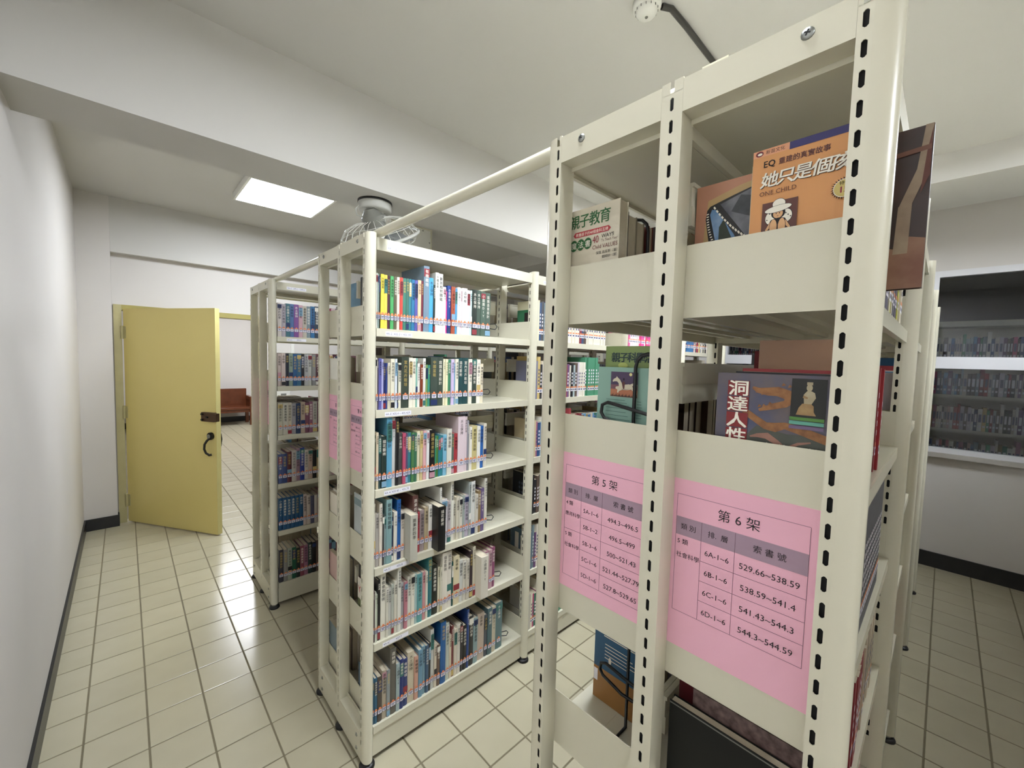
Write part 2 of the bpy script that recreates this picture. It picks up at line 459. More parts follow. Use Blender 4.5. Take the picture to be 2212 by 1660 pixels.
lamp(-0.1, -2.35, ZC, 'lit ceiling panel lamp behind the viewer')
lamp(0.95, 8.7, 3.2, 'long lit ceiling lamp in the hall beyond the door', sx=0.45, sy=3.2, dm=M_LAMPH)
lamp(3.2, 9.5, 3.2, 'second lit ceiling panel lamp in the hall beyond the door', sx=1.2, dm=M_LAMPH)

# ------------------------------------------------------------------ library shelving
def slots(mb, a, c, b_, zc0, n, pitch=0.035, hw=0.0031, hh=0.0105, mir=False):
    """face at x=0 with a column of slotted holes"""
    Y = (lambda y: D-y) if mir else (lambda y: y)
    ch = 0.0022; dp = 0.0016
    def q(pts, m=None):
        P = [(x, Y(y), z) for x, y, z in pts]
        mb.poly(P[::-1] if not mir else P, M_CREAM)
    top = H; zt = zc0+pitch/2
    zn = top-0.019
    q([(0, a, zt), (0, b_, zt), (0, b_, zn), (0, a, zn)]); q([(0, a, zn), (0, c-hw, zn), (0, c-hw, top), (0, a, top)]); q([(0, c+hw, zn), (0, b_, zn), (0, b_, top), (0, c+hw, top)])
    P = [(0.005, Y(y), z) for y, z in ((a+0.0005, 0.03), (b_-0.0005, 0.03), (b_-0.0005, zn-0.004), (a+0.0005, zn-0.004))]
    mb.poly(P, M_SLOTSHADE)  # added dark sheet behind the slots, stands in for shade inside the post
    for i in range(n):
        z = zc0-i*pitch; z0, z1 = z-pitch/2, z+pitch/2
        q([(0, a, z0), (0, c-hw, z0), (0, c-hw, z1), (0, a, z1)])
        q([(0, c+hw, z0), (0, b_, z0), (0, b_, z1), (0, c+hw, z1)])
        q([(0, c-hw, z+hh), (0, c+hw, z+hh), (0, c+hw, z1), (0, c-hw, z1)])
        q([(0, c-hw, z0), (0, c+hw, z0), (0, c+hw, z-hh), (0, c-hw, z-hh)])
        O = [(c-hw, z-hh+ch), (c-hw+ch, z-hh), (c+hw-ch, z-hh), (c+hw, z-hh+ch), (c+hw, z+hh-ch), (c+hw-ch, z+hh), (c-hw+ch, z+hh), (c-hw, z+hh-ch)]
        for (i0, i1, cy, cz) in ((0, 1, c-hw, z-hh), (2, 3, c+hw, z-hh), (4, 5, c+hw, z+hh), (6, 7, c-hw, z+hh)):
            q([(0, *O[i0]), (0, *O[i1]), (0, cy, cz)])
        for j in range(8):
            p0, p1 = O[j], O[(j+1) % 8]
            q([(0, *p0), (0, *p1), (dp, *p1), (dp, *p0)])
    zb = zc0-(n-0.5)*pitch
    q([(0, a, 0.028), (0, b_, 0.028), (0, b_, zb), (0, a, zb)])
PX = 0.042
def outer_post(mir):
    mb = MB(); Y = (lambda y: D-y) if mir else (lambda y: y)
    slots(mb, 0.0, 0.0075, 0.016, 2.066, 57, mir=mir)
    z0, z1 = 0.028, H
    mb.poly([(0, Y(0.016), z0), (PX, Y(0.016), z0), (PX, Y(0.016), z1), (0, Y(0.016), z1)], M_CREAM)
    mb.poly([(PX, Y(0.016), z0), (PX, Y(0), z0), (PX, Y(0), z1), (PX, Y(0.016), z1)], M_CREAM)
    n = 14; prof = [(PX/2-PX/2*math.cos(PI*i/n), -0.028*math.sin(PI*i/n)) for i in range(n+1)]
    vs = [(x, Y(y), z) for z in (z0, z1) for x, y in prof]
    mb.mesh(vs, [(i, i+1, n+2+i, n+1+i) for i in range(n)], M_CREAM, True)
    for z in (z0,): mb.poly([(x, Y(y), z) for x, y in prof]+[(PX, Y(0.016), z), (0, Y(0.016), z)], M_CREAM)
    mb.poly([(x, Y(y), z1-0.0005) for x, y in prof], M_CREAM)
    return mb.data('post')
def centre_post():
    mb = MB(); a, b_ = 0.2295, 0.2655
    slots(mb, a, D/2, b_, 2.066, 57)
    z0, z1 = 0.028, H
    for pts in ([(0, a), (PX, a)], [(PX, a), (PX, b_)], [(PX, b_), (0, b_)]):
        mb.poly([(*pts[0], z0), (*pts[1], z0), (*pts[1], z1), (*pts[0], z1)], M_CREAM)
    for z in (z0,): mb.poly([(0, a, z), (PX, a, z), (PX, b_, z), (0, b_, z)], M_CREAM)
    return mb.data('post')
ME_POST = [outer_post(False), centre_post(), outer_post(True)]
def sided(fn, name):
    """returns meshes for the right half (0) and its mirror (1)"""
    out = []
    for mir in (0, 1):
        mb = MB()
        def bx(x0, x1, y0, y1, z0, z1, m=M_CREAM):
            if mir: y0, y1 = D-y1, D-y0
            mb.box(x0, x1, y0, y1, z0, z1, m)
        fn(bx); out.append(mb.data(name))
    return out
BX0, BX1 = 0.0455, L-0.0025
def f_board(bx):
    bx(BX0, BX1, -0.002, 0.236, -0.004, 0.0)
    bx(BX0, BX1, -0.006, 0.006, -0.031, -0.0005)
    bx(BX0, BX1, 0.226, 0.237, -0.026, -0.004)
    for y in (0.055, 0.105, 0.165): bx(BX0, BX1, y, y+0.012, -0.014, -0.004)
    bx(BX0+0.02, BX1-0.02, 0.06, 0.09, -0.0003, 0.0004)
def f_bracket(bx): bx(0, 0.002, 0.003, 0.2385, -0.027, 0.095)
def f_canopy(bx):
    bx(BX0-0.002, BX1, -0.004, 0.2470, 2.052, 2.058)
    bx(BX0-0.002, BX1, -0.010, -0.002, 2.044, 2.090)
    bx(BX0-0.002, BX1, 0.238, 0.247, 2.030, 2.052)
def f_kick(bx): bx(BX0, BX1, 0.0, 0.006, 0.022, 0.132)
def f_back(bx):
    bx(BX0+0.03, BX1-0.03, 0.2405, 0.247, 0.172, 0.205)
    bx(BX0+0.03, BX1-0.03, 0.2375, 0.247, 0.205, 0.212)
    bx(BX0+0.03, BX1-0.03, 0.2385, 0.247, 0.138, 0.172)
ME_BOARD = sided(f_board, 'shelf_board'); ME_BRACK = sided(f_bracket, 'side_bracket'); ME_CAN = sided(f_canopy, 'canopy')
ME_KICK = sided(f_kick, 'kick_plate'); ME_BACK = sided(f_back, 'back_rail')
def f_toprail(bx):
    bx(0.0, 0.003, 0.0162, 0.2293, 2.048, 2.099); bx(0.003, 0.036, 0.0162, 0.2293, 2.048, 2.051); bx(0.003, 0.040, 0.0162, 0.2293, 2.096, 2.099); bx(0.034, 0.037, 0.0162, 0.2293, 2.040, 2.051)
def f_botrail(bx):
    bx(0.0, 0.003, 0.0162, 0.2293, 0.030, 0.142); bx(0.003, 0.036, 0.0162, 0.2293, 0.139, 0.142); bx(0.034, 0.0365, 0.0162, 0.2293, 0.139, 0.155)
ME_TOPR = sided(f_toprail, 'top_rail'); ME_BOTR = sided(f_botrail, 'bottom_rail')
mb = MB(); mb.lathe([(0.0, 0.016), (0.026, 0.014), (0.031, 0.006), (0.031, 0.0), (0, 0)], (0, 0, 0), 20, M_BLACK); mb.cyl((0, 0, 0.013), (0, 0, 0.03), 0.018, 0.018, 14, M_CHROME)
ME_FOOT = mb.data('foot')
mb = MB(); mb.lathe([(0.0, -0.0035), (0.004, -0.0033), (0.0075, -0.0015), (0.008, 0.0), (0.0, 0.0)], (0, 0, 0), 14, M_ZINC, axis='x')
for a in (0.4, 0.4+PI/2):
    c, s_ = math.cos(a)*0.004, math.sin(a)*0.004
    mb.poly([(-0.0037, -c+s_*.25, -s_-c*.25), (-0.0037, c+s_*.25, s_-c*.25), (-0.0037, c-s_*.25, s_+c*.25), (-0.0037, -c-s_*.25, -s_+c*.25)], M_BLACK)
ME_SCREW = mb.data('screw')

ROWS = []
row_labels = ['near cream steel library bookcase with pink notices 5 and 6', 'middle cream steel library bookcase with pink notice 4 on its end', 'far cream steel library bookcase beside the yellow door', 'cream steel library bookcase across the right hand aisle']
for ri, ry in enumerate(ROW_Y):
    row = empty('library_bookcase', (0, ry, 0), row_labels[ri], 'bookcase', 'double sided library bookcases')
    ROWS.append(row)
    for k in range(5):
        for pi in range(3):
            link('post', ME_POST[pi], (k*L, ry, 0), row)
            fy = (-0.002, D/2, D+0.002)[pi]
            link('foot', ME_FOOT, (k*L+PX/2, ry+fy, 0), row)
    for s in (0, 1):
        tr = link('top_rail', ME_TOPR[s], (0, ry, 0), row)
        y = 0.066 if s == 0 else D-0.066
        link('screw', ME_SCREW, (0, ry+y, 2.079), tr)
        br = link('bottom_rail', ME_BOTR[s], (0, ry, 0), row)
        y = 0.05 if s == 0 else D-0.05
        for z in (0.055, 0.11): link('screw', ME_SCREW, (0, ry+y, z), br)
        for k in range(4):
            link('canopy', ME_CAN[s], (k*L, ry, 0), row)
            link('kick_plate', ME_KICK[s], (k*L, ry, 0), row)
            for z in SZ:
                sh = link('shelf_board', ME_BOARD[s], (k*L, ry, z), row)
                link('side_bracket', ME_BRACK[s], (k*L+0.043, ry, z), row)
                link('side_bracket', ME_BRACK[s], (k*L+L-0.0025, ry, z), row)
                if z > 0.3: link('back_rail', ME_BACK[s], (k*L, ry, z), row)

# tie bars across the tops
M_BAR = M_CREAM
def tie(ya, yb, label):
    b = MB(); b.tube([(0.062, ya, 2.113), (0.062, yb, 2.113)], 0.0165, 16, M_BAR)
    e = build('tie_bar', b, (0.062, (ya+yb)/2, 2.113), label=label, cat='bar', group='tie bars over the bookcases')
    for y in (ya+0.05, yb-0.05):
        c = MB(); c.box(0.043, 0.081, y-0.02, y+0.02, 2.128, 2.1315, M_BAR); c.lathe([(0.006, 0), (0.006, 0.004), (0, 0.005)], (0.062, y, 2.131), 10, M_ZINC)
        build('clamp', c, (0.062, y, 2.13), e)
tie(0.15, 1.66, 'round cream tie bar from the near bookcase to the middle one')
tie(1.70, 3.05, 'round cream tie bar from the middle bookcase to the far one')

# store room bookcase (along Y)
st = empty('library_bookcase', (4.9, 0, 0), 'dim bookcase seen through the window glass', 'bookcase', 'double sided library bookcases')
for k, y in enumerate((1.92, 1.035, 0.15, -0.735, -1.62)):
    b = MB(); b.bbox(4.88, 4.91, y-0.02, y+0.02, 0.02, H, 0.003, M_CREAM); build('post', b, (4.9, y, 0), st)
    if k == 0: continue
    for z in SZ:
        b = MB(); b.box(4.885, 5.11, y+0.02, y+L-0.02, z-0.004, z, M_CREAM); b.box(4.881, 4.890, y+0.02, y+L-0.02, z-0.03, z-0.004, M_CREAM); build('shelf_board', b, (4.9, y, z), st)
    b = MB(); b.box(4.885, 5.11, y+0.02, y+L-0.02, 2.058, 2.064, M_CREAM); b.box(4.875, 4.884, y+0.02, y+L-0.02, 2.062, 2.108, M_CREAM); build('canopy', b, (4.9, y, 2.06), st)
b = MB(); b.box(5.11, 5.116, -1.62, 1.92, 0.02, H, M_CREAM); build('back_panel', b, (5.11, 0, 0), st)

# shelf range stickers
def range_tag(row, ry, x, z, code, rng):
    e = Print((x, ry-0.0062, z), (1, 0, 0), (0, 0, 1))
    e.rect(0, 0, 0.115, 0.017, M_WHITE); e.rect(0.030, 0.001, 0.0305, 0.016, M_NAVY)
    e.text(code, 0.015, 0.0045, 0.012, M_NAVY, 'c')
    if rng: e.text(rng, 0.071, 0.0045, 0.012, M_NAVY, 'c', wmax=0.075)
    build('range_sticker', e.mb, (x, ry, z), row)
for z, c, r_ in ((2.050, '4A-1', '435.11 ~ 435.19'), (SZ[0]-0.027, '4A-2', '435.2 ~ 435.39'), (SZ[1]-0.027, '4A-3', '435.4 ~ 435.429'), (SZ[2]-0.027, '4A-4', '435.43 ~ 435.79'), (SZ[3]-0.027, '4A-5', '435.8'), (SZ[4]-0.027, '4A-6', '437.7')):
    range_tag(ROWS[1], ROW_Y[1]-(0.004 if z > 2 else 0), 0.082, z, c, r_)
range_tag(ROWS[1], ROW_Y[1]-0.004, L+0.082, 2.050, '4B-1', '')
for z, c, r_ in ((2.050, '2A-1', '299.1 ~ 299.3'), (SZ[0]-0.027, '2A-2', '299.3')):
    range_tag(ROWS[2], ROW_Y[2]-(0.004 if z > 2 else 0), 0.10, z, c, r_)

# ------------------------------------------------------------------ books
def cname(h):
    r, g_, b_ = int(h[0:2], 16), int(h[2:4], 16), int(h[4:6], 16)
    mx, mn = max(r, g_, b_), min(r, g_, b_); v = mx; sat = (mx-mn)/mx if mx else 0
    if v < 48: return 'black'
    if sat < 0.13: return 'white' if v > 205 else 'pale grey' if v > 150 else 'mid grey' if v > 95 else 'charcoal'
    import colorsys
    hh = colorsys.rgb_to_hsv(r/255, g_/255, b_/255)[0]*360
    if hh < 16 or hh >= 345: n = 'red' if sat > 0.45 else 'dusty pink'
    elif hh < 42: n = ('brown' if v < 150 else 'tan') if sat > 0.2 else 'cream'
    elif hh < 68: n = 'yellow' if sat > 0.5 else 'cream' if v > 190 else 'khaki'
    elif hh < 165: n = 'green'
    elif hh < 200: n = 'teal'
    elif hh < 245: n = 'blue'
    elif hh < 290: n = 'violet'
    else: n = 'magenta'
    if n in ('cream', 'tan', 'khaki'): return n
    return ('dark ' if v < 90 else 'light ' if (v > 190 and sat < 0.4) else '')+n
ORD = ['first', 'second', 'third', 'fourth', 'fifth', 'sixth', 'seventh', 'eighth', 'ninth', 'tenth', 'eleventh', 'twelfth', 'thirteenth', 'fourteenth', 'fifteenth', 'sixteenth', 'seventeenth', 'eighteenth', 'nineteenth', 'twentieth']
def ordn(n):
    if n < 20: return ORD[n]
    t = ['twenty', 'thirty', 'forty'][(n+1)//10-2]; o = (n+1) % 10
    return ({'twenty': 'twentieth', 'thirty': 'thirtieth', 'forty': 'fortieth'}[t] if o == 0 else t+'-'+ORD[o-1])
SHN = ['top', 'second', 'third', 'fourth', 'fifth', 'bottom']

tag_cache = {}
def spine_tag(wd):
    k = round(wd, 3)
    if k not in tag_cache:
        p = Print((0, 0, 0), (1, 0, 0), (0, 0, 1)); w2 = min(k*0.94, 0.024)/2
        p.rect(-w2, 0.034, w2, 0.052, M_NAVY); p.rect(-w2+0.0012, 0.0352, w2-0.0012, 0.0508, M_WHITE)
        p.rect(-w2*0.6, 0.0385, w2*0.55, 0.0415, M_NAVY); p.rect(-w2*0.7, 0.0440, w2*0.7, 0.0475, M_NAVY)
        rr = min(w2*0.75, 0.0048); p.ell(0, 0.0570, rr, 0.0055, M_ORANGE, 12); p.rect(-w2, 0.0525, w2, 0.0555, M_ORANGE)
        tag_cache[k] = p.mb.data('call_label')
    return tag_cache[k]
TITLES = ['造林學', '中國盆栽', '庭園造景設計', '室內花卉栽培', '蔬果的四季', '觀賞植物圖鑑', '果樹修剪技術', '有機栽培', '水土保持', '農業推廣教育', '小庭園DIY', '插花藝術']
title_cache = {}
def title_mesh(i, m):
    k = (i, m.name)
    if k not in title_cache:
        p = Print((0, 0, 0), (1, 0, 0), (0, 0, 1)); s_ = TITLES[i]
        for j, ch in enumerate(s_): p.text(ch, 0, -1.0-j*1.12, 1.0, m, 'c')
        title_cache[k] = (p.mb.data('spine_title'), len(s_)*1.12)
    return title_cache[k]

BANDS = ['e2dfd4', '24345e', '8a3038', '3a7068', 'c8b070', '26262a', '7aa0b8', 'b88a94']
band_cache = {}
def band_mesh(h):
    if h not in band_cache:
        b = MB(); b.poly([(-0.5, 0, 0), (0.5, 0, 0), (0.5, 0, 1), (-0.5, 0, 1)], mat('band_'+h, h, 0.45)); band_cache[h] = b.data('spine_band')
    return band_cache[h]
def rband(r_):
    if r_.random() > 0.5: return None
    k = r_.random()
    return (r_.choice(BANDS),)+((0.84, 0.96) if k < 0.35 else (0.66, 0.92) if k < 0.6 else (0.3, 0.42) if k < 0.8 else (0.02, 0.13))
rb = random.Random(99)
def cover_shell(mb, w_, d_, h_, m, t=0.0016, lean=0.0):
    def bx(x0, x1, y0, y1, z0, z1):
        n0 = len(mb.v); mb.box(x0, x1, y0, y1, z0, z1, m)
        if lean:
            for i in range(n0, len(mb.v)):
                x, y, z = mb.v[i]; mb.v[i] = (x+z*lean, y, z)
    bx(-w_/2, -w_/2+t, 0.0025, d_, 0, h_); bx(w_/2-t, w_/2, 0.0025, d_, 0, h_)
    # slightly rounded spine
    n = 4; prof = [(-w_/2+w_*i/n, 0.0025-0.0025*math.sin(PI*i/n)) for i in range(n+1)]
    vs = [(x+z*lean, y, z) for z in (0, h_) for x, y in prof]+[(x+z*lean, 0.005, z) for z in (0, h_) for x in (-w_/2, w_/2)]
    mb.mesh(vs, [(i, i+1, n+2+i, n+1+i) for i in range(n)], m, True)
    c = 2*(n+1)
    mb.poly([vs[i] for i in range(n+1)]+[vs[c+1], vs[c]], m); mb.poly([vs[n+1+i] for i in range(n+1)]+[vs[c+3], vs[c+2]], m)
def book(xc, yf, z, wd, h, d_, col, label, group, flip=False, tag=True, title=True, lean=0.0, tcol=None, name='book', band=None):
    mb = MB(); cover_shell(mb, wd, d_, h, M_COVER, lean=lean)
    o = link(name, mb.data('book'), (xc, yf, z), None, label, 'book', group)
    o.color = hexc(col)
    mb = MB(); a = 0.0018 if wd > 0.006 else 0.0012
    n0 = len(mb.v); mb.box(-wd/2+a, wd/2-a, 0.004, d_-0.003, 0.002, h-0.003, M_PAGE)
    if lean: mb.v = [(x+zz*lean, y, zz) for x, y, zz in mb.v]
    p = link('page_block', mb.data('page_block'), (xc, yf, z), o)
    if tag:
        link('call_label', spine_tag(wd), (xc+0.043*lean, yf, z), o)
    if title:
        ti = rnd.randrange(len(TITLES))
        v = max(hexc(col)[:3])
        tm = tcol or (M_INK if v > 0.30 else rnd.choice([M_PALE, M_PALE, M_GOLD]))
        me, n = title_mesh(ti, tm)
        s_ = min(wd*0.72, (h-0.085)/n, 0.016)
        t = link('spine_title', me, (xc, yf-0.0003, z+h-0.012), o)
        t.scale = (s_, 1, s_)
    if band:
        bb, z0, z1 = band
        me = band_mesh(bb)
        t = link('spine_band', me, (xc, yf-0.00015, z+h*z0), o); t.scale = (wd*0.98, 1, h*(z1-z0))
    return o

A4 = [
'33,208,e8e6dc 41,206,8fa09a 54,206,1c2620 65,207,e8d44a 79,206,e3cf55 93,205,4a2030 106,206,4fa862 121,206,5f5a45 134,206,e6ddc8 146,206,d4483c 159,206,3f7a68 174,207,3d6a5e 187,207,3a7a80 198,206,2a6f96 213,206,56569a 227,208,e2bf98 242,208,6a2434 254,271,6f8494 281,226,4a9fc8 301,200,1d2a24 311,253,e8e4d6 328,251,eceadf 350,198,efeee8 364,181,e04a92 374,207,1f3f86 392,205,a24e34 412,200,4a90b8 425,207,efece6 441,204,e8c8cc 451,207,f0eee8 478,201,eee6e4 494,202,bfe0dc 506,208,26302a 534,209,44554a 560,206,4d6154 587,205,4a5c50 619',
'34,202,dedbc8 48,200,8a8080 60,200,5a5a9a 72,197,a8a8d0 81,181,1f2a60 93,181,2a3f86 100,183,cfcab4 111,199,e4dfc8 128,199,d6dde4 138,182,2c3c34 145,183,e8e4cc 159,208,3c463c 191,205,e6e2d0 206,204,e6e2ce 223,204,7fb0a0 232,182,ebe6dc 245,178,7a3418 258,204,dcdad2 271,177,7a9a5a 281,176,3a8a74 293,210,3e4a42 327,210,3e4a40 358,203,e8e2c0 369,203,e4dfb8 382,201,3f7f5c 398,203,c8b8d8 414,185,7aa6c0 422,205,e8e4d0 439,210,24484a 463,210,24484a 495,206,e8e4d2 515,211,3a463e 543,205,efe9d8 565,185,e2d8bc 584',
'36,215,2c3a26 52,225,cfc0a4 63,214,2c4444 75,208,22332e 96,280,5a9ab8 119,278,c8c8c4 134,276,1c1c1e 149,214,4a4a48 166,211,b8506a 180,208,5a4a6a 191,209,3a7a86 206,209,4a7a4a 219,206,3a6a4e 233,211,d8d0b0 248,211,c8b888 262,210,d8a8a8 278,211,e0e0dc 292,212,141416 320,184,2f8a6a 329,180,4a7a3a 341,179,2f7a86 352,178,2a7a86 365,182,7ab0c8 384,206,d4d2c4 410,180,5a6a5e 425,181,a83a40 444,258,d8c6ca 481,255,d6c4c8 497,236,8a8890 508,205,e0dcd0 523,208,c4b880 553,203,e6e4da 573,203,2a62a8 595,213,d8d2c0 613',
'37,258,d8d2be 53,215,a8a29a 68,253,d8cfc0 81,205,3a3a38 89,196,8aa0a0 97,263,7fa0a0 122,183,1f3050 131,205,dcd8cc 146,252,1f5a9a 164,198,c8bfb0 180,192,b8b6a8p 214,255,5a3a34 241,175,a84048 255,180,9a8a88 277,188,b0a080 296,195,e0dcd0 314,196,141414p 352,262,d8d8d0 363,204,dcd8d8 392,192,b8aeb0 412,278,e0ded0 428,184,cfc9b8 443,199,d6d0bc 459,194,d8d4c4 476,201,9fa8a0 490,198,b0a8b4 513,259,a0a8a4 526,258,d8d8d0 550,191,cfcabc 569,203,8a7450 587,212,6a5a80 609,258,d8d4c4 626',
'38,215,4a2a34 46,207,d4d4c8 53,195,c0c8b0 60,250,181818 77,275,dcd8c8 99,215,d0ccbc 111,202,c0c0b8 124,212,b0b4a8 136,222,d2cebe 150,276,dcdace 166,203,a8a8a8 181,203,b87a84 197,222,d8d6c8 213,222,dedac8 230,219,9fb8b4 242,215,5f9a9a 268,215,c08a8a 284,211,d4d0be 296,275,2f6f74 317,227,1e241e 348,210,d8d2b8 359,206,d4cfba 370,268,ddd6c6 398,266,ddd6c8 424,208,23504a 433,231,d8cca8 467,203,d0d0c8 488,200,d6d0c0 506,197,cfc8b8 525,229,3a2c30 544,247,c8c0a8 560,205,d8d2c2p 605,192,5a3040 622,196,b88a94 645,198,c09aa0 668,204,8a4a6a 688',
'38,189,2a5a74 54,191,2a5a74 67,190,4a4038 87,208,b0a490 106,201,8a9090 121,285,5c5850 148,207,9fb0b0 165,217,1f2f6a 182,208,24346a 203,227,c8bda4 234,196,c89a86 254,216,6a92a8 274,221,7a9aa8 291,217,3f5a74 307,220,2a2a2c 318,279,c8c8c0 335,207,cfc4b0 350,192,6a5648 367,290,1f5a94 396,275,b8c0b4 416,208,d0c4ac 430,245,7a3a3a 443,227,d6ccb8 460,239,d8d2c4 478,235,2a2626 495,219,1c1a18 517,292,23407a 531,248,2c2c2a 559,228,8aa0a0 586,237,b8a898 628,215,4a5058 649,240,4a6468 678,237,c0b8a0 703,244,5a7476 750']
shelf_end = []; FIRST = []
for si, txt in enumerate(A4):
    it = txt.split(); ends = [int(q.split(',')[0]) for q in it[:-1]]+[int(it[-1])]
    x_shift = 48-ends[0]
    for bi, q in enumerate(it[:-1]):
        f = q.split(','); x0 = ends[bi]; x1 = ends[bi+1]
        x0 = max(x0, 47); 
        if x1-x0 < 4: x1 = x0+6
        ends[bi+1] = max(ends[bi+1], x1)
        wd = (x1-x0-0.7)/1000.0; h = int(f[1])/1000.0
        pull = f[2].endswith('p'); col = f[2][:6]
        yf = ROW_Y[1]+(-0.045 if pull else rnd.uniform(0.0, 0.006)+(0.004 if h < 0.19 else 0))
        d_ = min(0.225, h*rnd.uniform(0.68, 0.75)) if not pull else 0.17
        bk = book((x0+x1)/2000.0, yf, SZ[si]+0.0006, wd, h, d_, col,
             '%s book%s, %s from the left on %s shelf of middle bookcase' % (cname(col), ' pulled forward' if pull else '', ordn(bi), SHN[si]),
             'books on the middle bookcase shelves', tag=not pull, band=None if pull else rband(rb))
        if bi == 0: FIRST.append((bk, x0/1000.0+0.00035, yf+d_, SZ[si]+0.0006, d_, h))
    shelf_end.append(ends[-1]/1000.0)


FAR = ['c8bfb8 b0a8b0 3a6a74 4a6a9a 7a4a8a c09aa0 b8b0a0 7a8a90 2a6a9a 2a3a4a 6a8088 c8a0a8 8a2a4a c8b0b0 7a7070 3a5a8a',
'c0b0a8 c8b8b0 1a2030 8a9a8a 2a5a8a 3a6a8a 1a1a20 b0b0b0 c0c0b8 8a8a88 5a3a40 b85a7a 9a2a5a a8304a c8b8b8 4a1a2a b0a898 6a2a3a',
'c0bca8 c8c4b4 c8c0ac a09ca0 2a3a5a b8a490 7a4a5a 8a5a70 b0aca0 5a3040 9a7080 c0beb4 2a2a30 a04a58 b0a494',
'4a5a8a 3a4a7a 5a2a34 c0b8b0 9a7a88 2a3a8a c8c0b4 b8a090 1c1c1c a89a7a b8a494 b08a80 c8bcb0 a89c98 8a8a90 6a7480',
'1f5078 1f5078 1f5078 1f5078 1f5078 1f5078 c8b8b0 c0b4a8 4a4a60 c0b8ac 8a6a6a 9a5a6a 7a3040 b09a94 3a4a44 2a3a38',
'3a3a44 8a8a84 a0a898 1f5a44 1c2a28 8a4a5a 9a6a80 2a3a38 1c1c1c 5a4a40 c0b49c 2a4a6a 7a5a7a 3a5a60 9a5a60 b07a78']
far_end = []
for si, txt in enumerate(FAR):
    cs = txt.split(); x = 0.050
    for bi, c in enumerate(cs):
        wd = 0.0255 if si != 1 else 0.0225
        wd *= rnd.uniform(0.85, 1.1)
        h = rnd.choice([0.206, 0.208, 0.205, 0.21]) if si < 2 else rnd.choice([0.206, 0.21, 0.2, 0.215, 0.19])
        if si == 4 and bi < 6: h = 0.212; wd = 0.024
        book(x+wd/2, ROW_Y[2]+rnd.uniform(0.0, 0.005), SZ[si]+0.0006, wd, h, 0.148, c,
             '%s book, %s from the left on %s shelf of far bookcase' % (cname(c), ordn(bi), SHN[si]), 'books on the far bookcase shelves', title=si < 3 or bi < 8, band=rband(rb) if not (si == 4 and bi < 6) else None)
        x += wd+0.0008
    far_end.append(x)

# the other books: too many to count, one mixed mass
mass = MB()
PAL = ['e4dfcf', 'd8d2c0', 'e8e6dc', 'cfc8b8', 'dcd4c4', 'e6dcc8', 'b8b0a0', 'c8a8a0', '9a3a40', '7a2a34', '2a4a78', '3a6a98', '5a8ab0', '23406a', '1c1c20', '2a2a2e', '3c463c', '2f6a58', '4a8a6a', '8a7a50', 'c8b070', '6a4a70', 'a06a80', 'b04a70', '4a4a50', '7a8a90', '5a4a40', 'd0c8d0', 'a8b8b8']
PGC = hexc('bdb29a'); TAGC = hexc('e4e2e6'); ORC = hexc('e08a58'); NVC = hexc('44486a')
def put(mb, x0, x1, yf, sg, z, h, d_, col, tag=True):
    c = hexc(col); y0, y1 = (yf, yf+d_) if sg > 0 else (yf-d_, yf)
    top = PGC
    fc = [c, top, c if sg > 0 else PGC, c, PGC if sg > 0 else c, c]
    mb.box(x0, x1, y0, y1, z, z+h, M_STUFF, fc)
    if tag:
        w_ = x1-x0; yt = yf-0.0004*sg
        def qd(a, b_, za, zb, cc, off):
            y = yt-off*sg
            pts = [(a, y, za), (b_, y, za), (b_, y, zb), (a, y, zb)]
            mb.poly(pts if sg > 0 else pts[::-1], M_STUFF, fc=cc)
        qd(x0+w_*.04, x1-w_*.04, z+0.034, z+0.052, TAGC, 0); qd(x0+w_*.2, x1-w_*.2, z+0.039, z+0.047, NVC, 0.0002); qd(x0+w_*.15, x1-w_*.15, z+0.053, z+0.061, ORC, 0)
        ic = TAGC if max(c[:3]) < 0.3 else NVC
        for i in range(int(h/0.03)-2):
            zz = z+0.075+i*0.019
            if zz+0.013 < z+h-0.01: qd(x0+w_*.3, x1-w_*.3, zz, zz+0.011, ic, 0.0002)
def fill(x0, x1, yf, sg, z, r, hr=(0.185, 0.212), tag=True, series=0.1, tall=0.1, pal=PAL):
    x = x0
    while x < x1-0.012:
        wd = r.uniform(0.011, 0.026); h = r.uniform(*hr); c = r.choice(pal); n = 1
        if r.random() < tall: h = min(h+r.uniform(0.02, 0.06), 0.275)
        if r.random() < series: n = r.randint(3, 7)
        for _ in range(n):
            if x+wd > x1: break
            put(mass, x, x+wd-0.0006, yf+sg*r.uniform(0, 0.008), sg, z+0.0006, h, min(h*0.72, 0.215), c, tag); x += wd
r = random.Random(21)
for ri, ry in enumerate(ROW_Y):
    for s in (0, 1):
        for k in range(4):
            for si, z in enumerate(SZ):
                xa, xb = k*L+0.048, k*L+L-0.006
                yf, sg = (ry+0.001, 1) if s == 0 else (ry+D-0.001, -1)
                end = xb-r.uniform(0.02, 0.30)
                if ri == 1 and s == 0 and k == 0: continue
                if ri == 2 and s == 0 and k == 0: xa = far_end[si]+0.001; end = xb-r.uniform(0.05, 0.2)
                if ri == 0 and k == 0: continue
                if ri == 1 and s == 0 and k == 1: xa += 0.026
                if ri == 3 and s == 0: continue
                if ri == 2 and s == 1 and k == 0: end = xa+0.35
                if ri == 2 and s == 1 and si < 2: continue
                hr = (0.185, 0.212)
                if s == 1 and ri == 1 and si == 0 and k == 0: continue
                pal = PAL
                if ri == 1 and s == 0 and k == 2 and si == 0: pal = ['e8c8d0', 'd86a98', 'c8406a', 'e0dcd8', 'e04a92', 'b86a80']
                fill(xa, end, yf, sg, z, r, hr, pal=pal)
